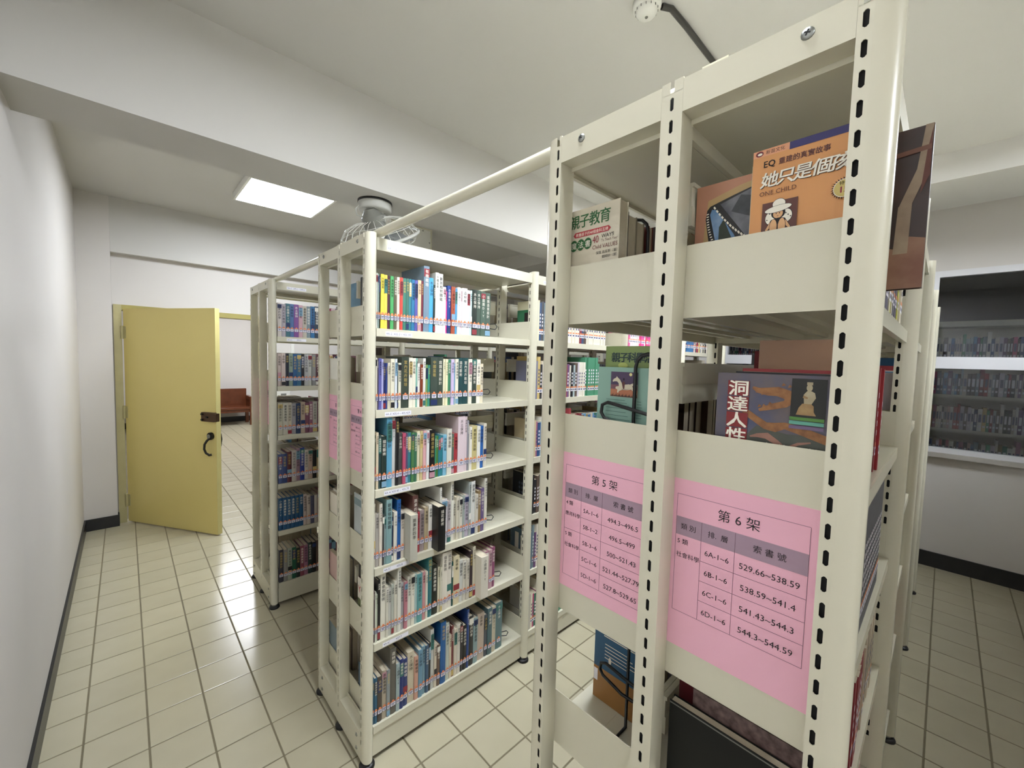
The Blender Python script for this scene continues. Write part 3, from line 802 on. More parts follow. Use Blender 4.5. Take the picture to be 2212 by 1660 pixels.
# store room shelves (spines towards the window)
def put_s(y0, y1, z, h, col):
    c = hexc(col); x0 = 4.892
    mass.box(x0, x0+0.15, y0, y1, z, z+h, M_STUFF, [c, PGC, c, PGC, c, c])
    for (za, zb, cc) in ((0.034, 0.052, TAGC), (0.08, 0.15, NVC if max(c[:3]) > .3 else TAGC)):
        e = 0.2*(y1-y0); mass.poly([(x0-0.0005, y1-e, z+za), (x0-0.0005, y0+e, z+za), (x0-0.0005, y0+e, z+zb), (x0-0.0005, y1-e, z+zb)], M_STUFF, fc=cc)
for k, y in enumerate((1.035, 0.15, -0.735, -1.62)):
    for si, z in enumerate(SZ[:5]):
        yy = y+0.025
        while yy < y+L-0.06:
            wd = r.uniform(0.014, 0.03); h = r.uniform(0.19, 0.215)+(0.04 if r.random() < 0.12 else 0)
            put_s(yy, yy+wd-0.001, z+0.0006, h, r.choice(PAL)); yy += wd
# ---- near bookcase, first bay (seen through its end)
r = random.Random(5)
Y6, Y5 = 0.001, D-0.001
fill(0.30, L-0.10, Y6, 1, SZ[0], r, pal=['3a3448', '5a5a60', 'b0a890', 'c8c0a8', 'b8b84a', '4a4048'])
fill(0.245, 0.50, Y6, 1, SZ[1], r, pal=['8a1a22', '7a1820', 'c0b0a0', '4a4a50', '6a1a20', 'b08a68', '3a2a30'])
for i in range(18): put(mass, 0.30+i*0.022, 0.3214+i*0.022, Y6+0.002, 1, SZ[2]+0.0006, 0.262, 0.19, '4c4c50')
fill(0.20, L-0.10, Y6, 1, SZ[3], r, pal=['b8aa92', '8a6a58', '7a2028', 'a89c88', '3a2a22', 'c0b49c'])
fill(0.06, L-0.20, Y6, 1, SZ[4], r); fill(0.06, L-0.2, Y6, 1, SZ[5], r)
fill(0.24, L-0.15, Y5, -1, SZ[0], r, tall=0.0, pal=['b8aa92', '6a2a22', '8a6a58', '3a2a22', 'c0b49c'])
fill(0.135, L-0.15, Y5-0.05, -1, SZ[1], r, hr=(0.165, 0.185), tall=0.0, pal=['4a2e1c', '5a4030', '3a2414', '7a5a40', '8a6a48'])
fill(0.10, L-0.25, Y5, -1, SZ[2], r, tall=0.0); fill(0.32, L-0.25, Y5, -1, SZ[3], r, tall=0.0)
fill(0.30, L-0.25, Y5, -1, SZ[4], r); fill(0.30, L-0.25, Y5, -1, SZ[5], r)
mass_o = link('books', mass.data('books', (0, 0, 0), 'bookcol'), (0, 0, 0), None, 'rows of mixed library books filling the other shelves', 'books', None, 'stuff')

# ---- single books with covers towards the viewer
def cover_book(name, x0, x1, ya, yb, z, h, col, label, spine='-y', tone=None, group='books standing in the near bookcase end'):
    """book whose front cover faces -X; ya > yb; spine at ya or yb"""
    mb = MB(); t = 0.0015; m = tone or M_COVER
    mb.box(x0, x0+t, yb, ya, z, z+h, m); mb.box(x1-t, x1, yb, ya, z, z+h, m)
    ys = (ya-t, ya) if spine == '+y' else (yb, yb+t)
    mb.box(x0+t, x1-t, ys[0], ys[1], z, z+h, m)
    o = build(name, mb, (x0, (ya+yb)/2, z), None, label=label, cat='book', group=group)
    o.color = hexc(col)
    mb = MB(); pa, pb = (ya-t, yb+0.002) if spine == '+y' else (ya-0.002, yb+t)
    mb.box(x0+t, x1-t, pb, pa, z+0.0015, z+h-0.002, M_PAGE)
    build('page_block', mb, (x0, (ya+yb)/2, z), o)
    return o, Print((x0, ya, z), (0, -1, 0), (0, 0, 1))
C = lambda n, h, **k: mat('print_'+n, h, 0.45, **k)
G_DK, G_RED, P_RED, P_DRED, P_BLU, P_MAR = C('green', '2a5a30'), C('red', 'a83038'), C('crimson', '8a2430'), C('darkred', '6a2028'), C('navy', '2e2a62'), C('maroon', '5c3230')
zs = [z+0.0006 for z in SZ]
# 1 parenting book
M_PAR = mat('parchment_cover', 'cfc8b4', 0.42, noise=0.5, nscale=9, col2='a89c80', detail=6)
o, p = cover_book('book', 0.052, 0.082, 0.521, 0.369, zs[0], 0.2125, 'cfc8b4', 'parchment coloured parenting book with large green title on top shelf', '+y', tone=M_PAR)
W = 0.148
G_TX = C('title_green', '1f5a2c')
for i, ch in enumerate('親子教育'): p.text(ch, 0.0415+0.0255*i, 0.1765, 0.0300, G_TX, 'c', bold=0.0008, sx=0.92)
p.poly([(0.040, 0.1600), (0.045, 0.1548), (0.128, 0.1548), (0.133, 0.1600), (0.128, 0.1658), (0.045, 0.1658)], G_RED)
p.text('教養孩子的40個金科玉律', 0.0865, 0.1572, 0.0078, M_PALE, 'c', wmax=0.080)
for i, ch in enumerate('魔法書'):
    p.ell(0.0420+0.0180*i, 0.1388, 0.0098, 0.0118, G_TX); p.text(ch, 0.0420+0.0180*i, 0.1330, 0.0150, M_PALE, 'c')
p.text('40', 0.0900, 0.1360, 0.0215, P_RED, 'l', sx=0.72); p.text('WAYS', 0.1115, 0.1435, 0.0105, M_INK, 'l', wmax=0.038); p.text('To Teach Your', 0.1115, 0.1362, 0.0075, P_MAR, 'l', wmax=0.038)
p.text('Child VALUES', 0.0905, 0.1235, 0.0115, P_DRED, 'l', wmax=0.059)
p.text('保羅 路易斯（著）', 0.1495, 0.1125, 0.0066, M_INK, 'r', wmax=0.052); p.text('劉純妙（譯）', 0.1495, 0.1035, 0.0066, M_INK, 'r', wmax=0.038)
build('cover_print', p.mb, (0.052, 0.45, zs[0]), o)
for i, (x0, x1, ya, yb, h, c, lb) in enumerate([(0.085, 0.089, 0.517, 0.372, 0.196, '101114', 'thin black book behind the parchment parenting book'), (0.091, 0.124, 0.52, 0.374, 0.194, '8a8270', 'grey-edged paperback third in line behind the parenting book'), (0.126, 0.156, 0.519, 0.375, 0.189, '8a8068', 'brown-edged paperback fourth in line behind the parenting book'), (0.172, 0.188, 0.51, 0.372, 0.188, '6a2a20', 'rust red book beside the wire bookend on top shelf')]):
    cover_book('book', x0, x1, ya, yb, zs[0], h, c, lb, '+y')
# 2 orange book
o, p = cover_book('book', 0.0525, 0.066, 0.138, -0.010, zs[0], 0.2185, 'd09050', 'orange paperback with white handwritten title and crouching girl drawing', '-y', tone=mat('orange_cover', 'd2955a', 0.4, noise=0.15, nscale=12, col2='c08448'))
P_PEA, P_TAN, P_BRN = C('peach', 'd99a74'), C('skin', 'd8a878'), C('brownpanel', '5a3028')
p.rect(0.047, 0.2080, 0.148, 0.2185, P_BLU); p.rect(0.0, 0.2085, 0.047, 0.2185, P_PEA)
p.ell(0.0085, 0.2135, 0.0052, 0.0040, P_DRED); p.ell(0.0090, 0.2130, 0.0032, 0.0018, M_PALE); p.text('新苗文化', 0.017, 0.2112, 0.0062, M_INK, 'l')
p.text('EQ', 0.0150, 0.1915, 0.0128, M_INK, 'l', sx=0.95, bold=0.0004); p.text('重建的真實故事', 0.0345, 0.1915, 0.0098, P_MAR, 'l', bold=0.0003, wmax=0.061)
M_SHAD = C('title_shadow', '4a3424')
for (du, dv, mm) in ((0.0006, -0.0007, M_SHAD), (0.0, 0.0, M_PALE)):
    for i, ch in enumerate('她只是個孩子'):
        p.text(ch, 0.0225+0.0209*i+du, 0.1630+dv, 0.0232, mm, 'c', bold=0.0008, slant=0.15)
p.text('ONE CHILD', 0.012, 0.1492, 0.0092, P_BRN, 'l', wmax=0.047)
p.poly([(0.017, 0.085), (0.062, 0.085), (0.062, 0.1375), (0.017, 0.1375)], P_BRN)
p.poly([(0.0, 0.082), (0.017, 0.094), (0.017, 0.085), (0.004, 0.078)], P_MAR)
HX = 0.0385; gs = 0.72
def gy(v): return 0.1325+(v-0.1335)*gs
def ge(du, v, a, b_, m, rot=0.0): p.ell(HX+du*gs, gy(v), a*gs, b_*gs, m, rot=rot)
def gp(pts, m): p.poly([(HX+a*gs, gy(b_)) for a, b_ in pts], m)
ge(0, 0.1345, 0.012, 0.0105, M_INK); ge(0, 0.1345, 0.0112, 0.0097, M_PALE)
ge(-0.013, 0.108, 0.011, 0.014, M_INK); ge(0.014, 0.108, 0.011, 0.014, M_INK); ge(-0.013, 0.108, 0.010, 0.013, M_PALE); ge(0.014, 0.108, 0.010, 0.013, M_PALE)
for k_ in range(9): ge(-0.020+0.0045*k_ if k_ < 4 else 0.002+0.0042*(k_-4)+0.003, 0.105+0.004*((k_*3) % 4), 0.0012, 0.0012, M_INK)
ge(0, 0.1155, 0.0125, 0.0115, M_INK); ge(-0.0005, 0.1145, 0.0088, 0.0092, P_TAN)
ge(-0.001, 0.1245, 0.0245, 0.0072, M_INK, 0.10); ge(-0.001, 0.1247, 0.0236, 0.0064, M_PALE, 0.10)
gp([(-0.012, 0.104), (-0.024, 0.084), (-0.020, 0.080), (-0.003, 0.102)], M_INK); gp([(-0.012, 0.103), (-0.0225, 0.0845), (-0.0195, 0.082), (-0.004, 0.101)], P_TAN)
gp([(0.012, 0.104), (0.003, 0.102), (0.020, 0.080), (0.024, 0.084)], M_INK); gp([(0.012, 0.103), (0.004, 0.101), (0.0195, 0.082), (0.0225, 0.0845)], P_TAN)
ge(0, 0.100, 0.014, 0.006, M_INK)
for du in (-0.0078, 0.0072): ge(du, 0.0885, 0.0072, 0.0165, M_INK); ge(du, 0.0885, 0.0064, 0.0157, P_TAN)
gp([(-0.012, 0.064), (-0.0045, 0.064), (-0.0045, 0.074), (-0.012, 0.074)], M_PALE); gp([(0.0035, 0.064), (0.011, 0.064), (0.011, 0.074), (0.0035, 0.074)], M_PALE)
for e in (-0.0035, 0.0025): ge(e, 0.1152, 0.0010, 0.0012, M_INK)
ge(-0.0005, 0.1098, 0.0016, 0.0006, P_DRED)
P_GOLD = C('badge', 'c8b46a'); BU, BV = 0.1140, 0.1345
for i in range(28):
    a = 2*PI*i/28; p.poly([(BU+0.0118*math.cos(a-.05), BV+0.0118*math.sin(a-.05)), (BU+0.0150*math.cos(a+.1), BV+0.0150*math.sin(a+.1)), (BU+0.0118*math.cos(a+.12), BV+0.0118*math.sin(a+.12))], M_INK)
p.ell(BU, BV, 0.0120, 0.0120, M_PALE, 28); p.ell(BU, BV, 0.0112, 0.0112, P_GOLD, 28); p.text('特價', BU, BV+0.0048, 0.0056, M_INK, 'c'); p.text('15', BU, BV-0.0058, 0.0110, C('magenta', '9a2048'), 'c', bold=0.0006)
build('cover_print', p.mb, (0.0525, 0.06, zs[0]), o)
cover_book('book', 0.067, 0.078, 0.143, -0.006, zs[0], 0.205, 'c8d0b8', 'thin sage paperback just behind the orange book', '-y')
# 3 wide landscape album
M_ALB = mat('album_cover', '40241a', 0.3, noise=1.0, nscale=9, col2='140a08', detail=6)
o, p = cover_book('picture_album', 0.087, 0.100, 0.236, -0.056, zs[0], 0.203, '8a6048', 'wide landscape picture album with film strip cover sticking out past the post', '-y', tone=M_ALB)
P_TANY, P_PK, P_SKY, P_BK, P_SL = C('tan', 'b89a68', noise=0.3, nscale=20), C('rosetan', 'b88468', noise=0.3, nscale=15), C('sky', '4a78a8', noise=0.6, nscale=30, col2='b8c8d8'), C('filmblack', '121212'), C('slate', '3a3e48', noise=0.8, nscale=25, col2='8a8a90')
p.rect(0, 0, 0.165, 0.203, P_PK); p.poly([(0.006, 0.0), (0.125, 0.0), (0.125, 0.198), (0.070, 0.190), (0.020, 0.176)], P_TANY)
p.poly([(0.030, 0.070), (0.017, 0.145), (0.019, 0.160), (0.024, 0.166), (0.060, 0.176), (0.125, 0.192), (0.125, 0.06)], P_BK)
p.poly([(0.040, 0.166), (0.086, 0.180), (0.120, 0.188), (0.120, 0.07), (0.092, 0.092)], P_SL); p.poly([(0.058, 0.150), (0.072, 0.174), (0.100, 0.165), (0.09, 0.135)], C('roof', '22262a', noise=0.6, nscale=40, col2='54585c'))
p.poly([(0.024, 0.152), (0.027, 0.160), (0.034, 0.158), (0.064, 0.112), (0.075, 0.085), (0.042, 0.085), (0.036, 0.10)], P_SKY); p.poly([(0.040, 0.09), (0.040, 0.128), (0.047, 0.140), (0.056, 0.118), (0.068, 0.09)], C('treedark', '24301c', noise=0.6, nscale=40))
for i in range(14):
    t = i/13; u, v = 0.029+0.058*t, 0.1625-0.062*t-0.012*t*(1-t)*2
    p.poly([(u, v), (u+0.0018, v+0.0022), (u+0.0046, v-0.0016), (u+0.0028, v-0.0038)], M_PALE)
for i in range(15):
    t = i/14; u, v = 0.0185+0.018*t*t, 0.154-0.062*t; p.poly([(u, v), (u+0.0036, v+0.0006), (u+0.0038, v-0.0012), (u+0.0002, v-0.0018)], M_PALE)
P_OCH = C('ochre', '8c6c54', noise=0.8, nscale=22, col2='6a3c2c'); P_WOOD = C('aged_plank', '94836c', noise=0.6, nscale=40, col2='6a5444')
p.poly([(0.165, 0.0), (0.292, 0.0), (0.292, 0.062), (0.277, 0.066), (0.262, 0.052), (0.240, 0.060), (0.165, 0.055)], P_OCH)
p.poly([(0.262, 0.045), (0.276, 0.045), (0.277, 0.108), (0.264, 0.106)], P_WOOD)
p.poly([(0.264, 0.104), (0.277, 0.108), (0.2905, 0.150), (0.2915, 0.203), (0.284, 0.203), (0.279, 0.150)], P_WOOD); p.poly([(0.2835, 0.118), (0.291, 0.140), (0.291, 0.20), (0.287, 0.17)], C('rust', '5a2c20', noise=0.5, nscale=40))
p.poly([(0.165, 0.160), (0.291, 0.172), (0.291, 0.178), (0.165, 0.166)], C('cane', '6a4434', noise=0.5, nscale=60)); p.poly([(0.240, 0.045), (0.252, 0.100), (0.255, 0.098), (0.250, 0.060)], C('rose_cloth', '7a4a40', noise=0.5, nscale=40))
build('cover_print', p.mb, (0.087, 0.1, zs[0]), o)
# 4 dragon book
M_DRA = mat('glazed_tile_cover', '3f4866', 0.35, noise=1.0, nscale=16, col2='6a5a50', detail=8)
o, p = cover_book('book', 0.052, 0.068, 0.171, -0.006, zs[1], 0.197, '404a60', 'blue glazed dragon cover book with tall red and white title', '-y', tone=M_DRA)
P_TIT = C('title_red', '7a1a1e'); P_OR = C('dragon_ochre', '9a6a3c', noise=0.8, nscale=60, col2='5a3018'); P_GRN = C('cliff', '4a4e46', noise=0.6, nscale=25)
p.poly([(0.02, 0.0), (0.177, 0.0), (0.177, 0.110), (0.13, 0.112), (0.10, 0.110), (0.06, 0.118), (0.045, 0.100)], P_GRN)
def swoosh(pts, wds, m):
    Lp, Rp = [], []
    for i, (a, b_) in enumerate(pts):
        q0 = pts[max(i-1, 0)]; q1 = pts[min(i+1, len(pts)-1)]
        dx, dy = q1[0]-q0[0], q1[1]-q0[1]; n = math.hypot(dx, dy) or 1
        Lp.append((a-dy/n*wds[i], b_+dx/n*wds[i])); Rp.append((a+dy/n*wds[i], b_-dx/n*wds[i]))
    for i in range(len(pts)-1): p.poly([Lp[i], Lp[i+1], Rp[i+1], Rp[i]], m)
swoosh([(0.036, 0.142), (0.046, 0.136), (0.058, 0.128), (0.072, 0.119), (0.085, 0.118), (0.097, 0.122), (0.115, 0.118), (0.146, 0.108), (0.17, 0.1)], [0.002, 0.005, 0.005, 0.0055, 0.007, 0.005, 0.006, 0.006, 0.006], P_OR)
swoosh([(0.052, 0.176), (0.060, 0.172), (0.072, 0.171), (0.086, 0.172), (0.098, 0.168), (0.102, 0.160), (0.096, 0.154), (0.080, 0.149), (0.062, 0.142)], [0.002, 0.004, 0.006, 0.007, 0.0075, 0.007, 0.005, 0.0045, 0.002], P_OR)
for (a, b_) in ((0.056, 0.168), (0.064, 0.165), (0.066, 0.147), (0.074, 0.151), (0.06, 0.146), (0.09, 0.18), (0.098, 0.178)): p.poly([(a, b_), (a+0.006, b_+0.002), (a+0.002, b_+0.005)], P_OR)
swoosh([(0.052, 0.100), (0.062, 0.103), (0.075, 0.104), (0.088, 0.096), (0.10, 0.088), (0.115, 0.098), (0.13, 0.102)], [0.001, 0.003, 0.005, 0.004, 0.003, 0.002, 0.001], C('scale_rose', '9a7060', noise=0.6, nscale=50))
for i in range(4):
    vv = 0.1735-i*0.0250
    p.rect(0.0165, vv-0.0115, 0.0475, vv+0.0118, P_TIT)
for i, ch in enumerate('洞達人性'):
    p.text(ch, 0.0315, 0.1735-i*0.0250-0.0095, 0.0252, M_PALE, 'c', bold=0.0010, sx=1.22)
p.rect(0.103, 0.1380, 0.1445, 0.1925, C('figure_black', '11130f'))
P_FIG = C('figure', 'a08458', noise=0.6, nscale=70, col2='6a4020'); P_FIGL = C('figure_pale', 'b0a488', noise=0.5, nscale=60, col2='7a6a48')
p.poly([(0.110, 0.1405), (0.134, 0.1405), (0.131, 0.1460), (0.1305, 0.1540), (0.127, 0.1580), (0.117, 0.1570), (0.113, 0.1510)], P_FIG)
p.poly([(0.119, 0.1570), (0.128, 0.1570), (0.1325, 0.1660), (0.131, 0.1730), (0.127, 0.1755), (0.122, 0.1755), (0.118, 0.1700)], P_FIGL); p.ell(0.1245, 0.1800, 0.0036, 0.0050, P_FIGL); p.rect(0.1212, 0.1840, 0.1282, 0.1880, P_FIGL); p.poly([(0.118, 0.1690), (0.1235, 0.1660), (0.1225, 0.1640), (0.117, 0.1655)], P_FIG)
p.rect(0.1025, 0.1325, 0.1435, 0.1372, C('g1', '4a7a34')); p.rect(0.1025, 0.1265, 0.1435, 0.1315, C('g2', '5a9a88')); p.rect(0.1025, 0.1200, 0.1435, 0.1250, C('g3', '6a5a78'))
p.text('無往不利', 0.105, 0.0790, 0.0170, P_TIT, 'c', bold=0.0010); p.text('無往不利', 0.1045, 0.0795, 0.0170, M_PALE, 'c', bold=0.0005)
build('cover_print', p.mb, (0.052, 0.08, zs[1]), o)
cover_book('book', 0.0695, 0.074, 0.150, -0.004, zs[1], 0.2, '14161c', 'thin dark book directly behind the dragon cover book', '-y')
cover_book('book', 0.0755, 0.092, 0.145, -0.004, zs[1], 0.2, 'c8b090', 'cream spined paperback behind the dragon cover book', '-y')
cover_book('book', 0.0935, 0.112, 0.148, -0.008, zs[1], 0.205, '861a22', 'dark red hardback second behind the dragon cover book', '-y')
for i, (w_, h, c, lb) in enumerate([(0.012, 0.2, 'b0a090', 'beige spined book in the near bookcase beside the red hardback'), (0.016, 0.202, '7a1820', 'second dark red hardback in the near bookcase second shelf'), (0.014, 0.196, '8a8a90', 'grey spined book after the second red hardback'), (0.020, 0.255, 'a07a5c', 'tall tan book with green edge in the near bookcase'), (0.014, 0.2, '3a2a30', 'dark plum book after the tall tan book')]):
    book(0.121+i*0.0215, 0.0, zs[1], w_, h, 0.148, c, lb, 'books standing in the near bookcase end')
# 5 horse book and green science book
o, p = cover_book('book', 0.068, 0.080, 0.415, 0.267, zs[1], 0.199, '8ab0a0', 'pale turquoise book with a leaping white horse picture behind wire bookend', '+y', tone=mat('turquoise_cover', '86aa9c', 0.4))
P_DUSK = mat('print_dusk', '4a3a58', 0.45, noise=0.3, nscale=20); P_DUSK2 = C('dusk_orange', 'a8684a', noise=0.3, nscale=18, col2='c88a58'); P_DUSK3 = C('dusk_mid', '7a5058', noise=0.3, nscale=18)
u0, u1 = 0.031, 0.0915
p.rect(u0, 0.140, u1, 0.190, P_DUSK); p.rect(u0, 0.140, u1, 0.164, P_DUSK3); p.rect(u0, 0.140, u1, 0.155, P_DUSK2)
for i in range(24):
    a = u0+(u1-u0)*i/24; p.poly([(a, 0.1405), (a+0.0027, 0.1405), (a+0.0013, 0.1435+0.002*((i*7) % 3))], P_BK)
p.ell(0.076, 0.1855, 0.0032, 0.0032, C('moon', 'd8cf90'))
P_HOR = C('horse', 'c8c0a8'); P_HSH = C('horse_shade', '9a9284')
def hp(pts): return [(u0+(a-0.030)*0.786, 0.140+(b_-0.118)*0.714) for a, b_ in pts]
p.poly(hp([(0.036, 0.163), (0.040, 0.168), (0.046, 0.171), (0.048, 0.176), (0.051, 0.172), (0.058, 0.166), (0.062, 0.158), (0.072, 0.153), (0.084, 0.155), (0.092, 0.150), (0.097, 0.143), (0.106, 0.130), (0.105, 0.127), (0.098, 0.133), (0.090, 0.141), (0.078, 0.138), (0.064, 0.138), (0.056, 0.134), (0.053, 0.128), (0.050, 0.131), (0.051, 0.138), (0.045, 0.141), (0.046, 0.146), (0.055, 0.148), (0.054, 0.156), (0.049, 0.161), (0.042, 0.161), (0.037, 0.159)]), P_HOR)
p.poly(hp([(0.086, 0.154), (0.094, 0.158), (0.104, 0.157), (0.107, 0.152), (0.100, 0.152), (0.092, 0.150)]), P_HOR); p.poly(hp([(0.062, 0.141), (0.078, 0.1405), (0.088, 0.143), (0.078, 0.1385), (0.064, 0.138)]), P_HSH)
p.poly(hp([(0.067, 0.141), (0.071, 0.141), (0.072, 0.158), (0.068, 0.163), (0.063, 0.157)]), P_MAR); p.ell(*hp([(0.0685, 0.168)])[0], 0.0018, 0.0023, M_INK)
def lines(pr, u_, v_, n, wln, gap, m, hgt=0.0016):
    for i in range(n): pr.rect(u_, v_-i*gap, u_+wln*(0.75+0.25*((i*5) % 4)/3), v_-i*gap+hgt, m)
P_TXT = C('small_text', '4a6a62')
lines(p, 0.022, 0.133, 4, 0.058, 0.0055, P_TXT, 0.0009); lines(p, 0.092, 0.133, 4, 0.012, 0.0055, P_TXT, 0.0009); lines(p, 0.022, 0.109, 3, 0.062, 0.0075, P_TXT, 0.0010); lines(p, 0.085, 0.112, 3, 0.02, 0.0055, P_TXT, 0.0009)
build('cover_print', p.mb, (0.068, 0.34, zs[1]), o)
o, p = cover_book('book', 0.082, 0.110, 0.408, 0.262, zs[1], 0.242, '7a9050', 'tall green science activity book behind the turquoise horse book', '+y', tone=mat('green_cover', '7f9456', 0.4, noise=0.2, nscale=10))
for i, ch in enumerate('親子科學活動'): p.text(ch, 0.024+0.0185*i, 0.211, 0.021, C('deepgreen', '1c3434'), 'c', bold=0.0012)
p.ell(0.042, 0.203, 0.011, 0.006, C('lime', 'a8b464'))
build('cover_print', p.mb, (0.082, 0.3, zs[1]), o)
# 6 lower shelf, row 5 side: blue and orange back cover
o, p = cover_book('book', 0.190, 0.212, 0.478, 0.330, zs[3], 0.238, '2a5878', 'blue and orange backed book held by a wire bookend on a low shelf', '+y', tone=mat('blue_cover', '2c5c80', 0.4, noise=0.4, nscale=8, col2='1c4460'))
p.rect(0, 0, 0.148, 0.082, C('orange_brown', 'a87844', noise=0.2, nscale=10))
lines(p, 0.026, 0.214, 7, 0.10, 0.0078, M_PALE, 0.0024); lines(p, 0.030, 0.148, 5, 0.09, 0.0085, M_PALE, 0.002); p.ell(0.045, 0.112, 0.004, 0.009, M_PALE); p.rect(0.001, 0.045, 0.012, 0.075, M_WHITE)
build('cover_print', p.mb, (0.19, 0.4, zs[3]), o)
cover_book('book', 0.214, 0.240, 0.478, 0.330, zs[3], 0.232, '3a4a5a', 'slate paperback behind the blue and orange backed book', '+y')
# 7 row 6 side low shelf: black case, stone-look book, red book
o, p = cover_book('book', 0.0525, 0.070, 0.222, -0.012, zs[3], 0.233, '121311', 'large glossy black hardback on the low shelf below notice 6', '-y', tone=mat('black_cover', '10110f', 0.45, spec=0.25, noise=0.3, nscale=12, col2='1a1c16'))
p.rect(0, 0.228, 0.23, 0.2305, C('edge_grey', '6a6a64')); p.rect(0.135, 0.19, 0.15, 0.198, M_PALE)
build('cover_print', p.mb, (0.0525, 0.1, zs[3]), o)
cover_book('book', 0.073, 0.095, 0.190, -0.01, zs[3], 0.262, '6a5450', 'stone textured brown book standing behind the black hardback', '-y', tone=mat('stone_cover', '7a6460', 0.5, noise=1.0, nscale=70, col2='3a2a28', detail=10))
cover_book('book', 0.097, 0.125, 0.225, -0.005, zs[3], 0.255, '5a1420', 'dark red and navy book at the back of the low shelf', '-y')
cover_book('book', 0.127, 0.19, 0.20, -0.005, zs[3], 0.21, '9a8c78', 'thick beige edged book deep on the low shelf', '-y')

# covers of the end books on the middle bookcase, seen between its posts
for si, fn in ((0, 0), (1, 1), (3, 3), (4, 4), (5, 5)):
    bk, fx, fy, fz, fd, fh = FIRST[si]
    p = Print((fx, fy, fz), (0, -1, 0), (0, 0, 1)); p.k = 0.0001
    if fn == 0: p.rect(0.0, 0.0, fd, fh, C('charcoal_cover', '3a3c3e', noise=0.5, nscale=20)); p.ell(fd*0.4, fh*0.6, 0.02, 0.03, M_PALE); p.ell(fd*0.4, fh*0.66, 0.008, 0.008, M_INK)
    elif fn == 1: p.rect(0.0, 0.0, fd, fh, C('stone_cover2', 'a8a08c', noise=0.5, nscale=14))
    elif fn == 3: p.rect(0, 0, fd, fh, C('pale_blue_cover', 'b4bcbc', noise=0.5, nscale=12)); p.rect(0, 0.02, fd, 0.065, C('cobalt', '2c4c86')); p.rect(0, 0.0, fd, 0.02, P_MAR); p.rect(0, fh-0.05, fd, fh-0.02, C('seagrey', '74888c'))
    elif fn == 4: p.rect(0, 0, fd, fh, C('magazine_white', 'cfc8bc')); p.rect(0, 0.07, fd, 0.125, C('leafy', '55602c', noise=0.8, nscale=40)); p.text('YOUNG', 0.004, 0.150, 0.042, G_RED, 'l', wmax=fd-0.01, bold=0.0012); p.rect(0.01, 0.03, fd-0.03, 0.06, C('blush', 'c8a0a0'))
    else: p.rect(0, 0, fd, fh, C('steel_blue', '2c4c66', noise=0.4, nscale=10))
    build('cover_print', p.mb, (fx, fy, fz), bk)
# covers at the start of the second bay
BX = L+0.052
for si, (h, c, lb, kind) in enumerate([(0.212, 'd8d2b4', 'cream and green cover book at the start of the second bay, top shelf', 0), (0.205, '7a7a90', 'grey violet cover book with a white square label, second bay', 1), (0.200, 'c8b894', 'plain beige cover book with tiny red mark, second bay', 2), (0.215, '16181e', 'black patterned cover book in the second bay, fourth shelf', 3), (0.210, '5c7480', 'slate blue cover book with pale lettering, second bay fifth shelf', 4), (0.200, 'b8b4a8', 'grey and black cover book in the second bay, bottom shelf', 5)]):
    z = zs[si]; ya, yb = ROW_Y[1]+0.150, ROW_Y[1]+0.002
    o, p = cover_book('book', BX, BX+0.02, ya, yb, z, h, c, lb, '-y', group='books on the middle bookcase shelves')
    if kind == 0: p.rect(0, 0, 0.148, 0.165, C('emerald', '2a6a48')); p.rect(0.055, 0.0, 0.148, 0.15, C('aubergine', '2c2024', noise=0.4, nscale=30)); p.ell(0.10, 0.10, 0.018, 0.022, C('dim_figure', '5a4648', noise=0.6, nscale=60))
    elif kind == 1: p.rect(0.085, 0.095, 0.125, 0.145, M_PALE); p.frame(0.088, 0.098, 0.122, 0.142, 0.002, M_INK); p.ell(0.105, 0.12, 0.01, 0.013, M_INK); p.ell(0.105, 0.12, 0.007, 0.009, M_PALE)
    elif kind == 2: p.ell(0.115, 0.045, 0.005, 0.006, G_RED); p.ell(0.123, 0.043, 0.004, 0.006, G_RED)
    elif kind == 3:
        for a in range(4):
            for b_ in range(4): p.poly([(0.055+0.02*a, 0.07+0.025*b_), (0.063+0.02*a, 0.08+0.025*b_), (0.055+0.02*a, 0.09+0.025*b_), (0.047+0.02*a, 0.08+0.025*b_)], C('dull_blue', '4a5464'))
    elif kind == 4: p.rect(0.03, 0.06, 0.06, 0.18, M_PALE); p.rect(0.075, 0.06, 0.09, 0.17, M_PALE)
    else: p.rect(0, 0, 0.148, 0.09, M_INK)
    if p.mb.v: build('cover_print', p.mb, (BX, ya, z), o)

# ------------------------------------------------------------------ wire bookends
def bookend(x, yc, z, h, wy, label, foot=0.0, loop=True, rr=0.0036):
    b = MB(); y0, y1 = yc-wy/2, yc+wy/2
    pts = []
    n = 6
    pts.append((x, y0, z+0.004))
    pts.append((x, y0, z+h-wy/2))
    for i in range(1, n): a = PI-PI*i/n; pts.append((x, yc+wy/2*math.cos(a), z+h-wy/2+wy/2*math.sin(a)))
    pts.append((x, y1, z+h-wy/2)); pts.append((x, y1, z+0.004))
    if foot: pts += [(x-foot*.9, y1, z+0.004), (x-foot, yc, z+0.004), (x-foot*.9, y0, z+0.004)]
    b.tube(pts, rr, 8, M_WIRE, closed=True)
    e = build('wire_bookend', b, (x, yc, z), None, label=label, cat='bookend', group='black wire bookends')
    if loop:
        c = MB(); zz = z+0.11; xx = x-0.006
        c.tube([(xx, y0, zz), (xx, y1+0.055, zz+0.018), (xx, y1+0.068, zz+0.012), (xx, y1+0.07, zz-0.004), (xx, y1+0.062, zz-0.015), (xx, y1+0.01, zz-0.03), (xx, y0+0.012, zz-0.028), (xx, y0+0.002, zz-0.005)], rr, 8, M_WIRE)
        build('side_loop', c, (xx, yc, zz), e)
    return e
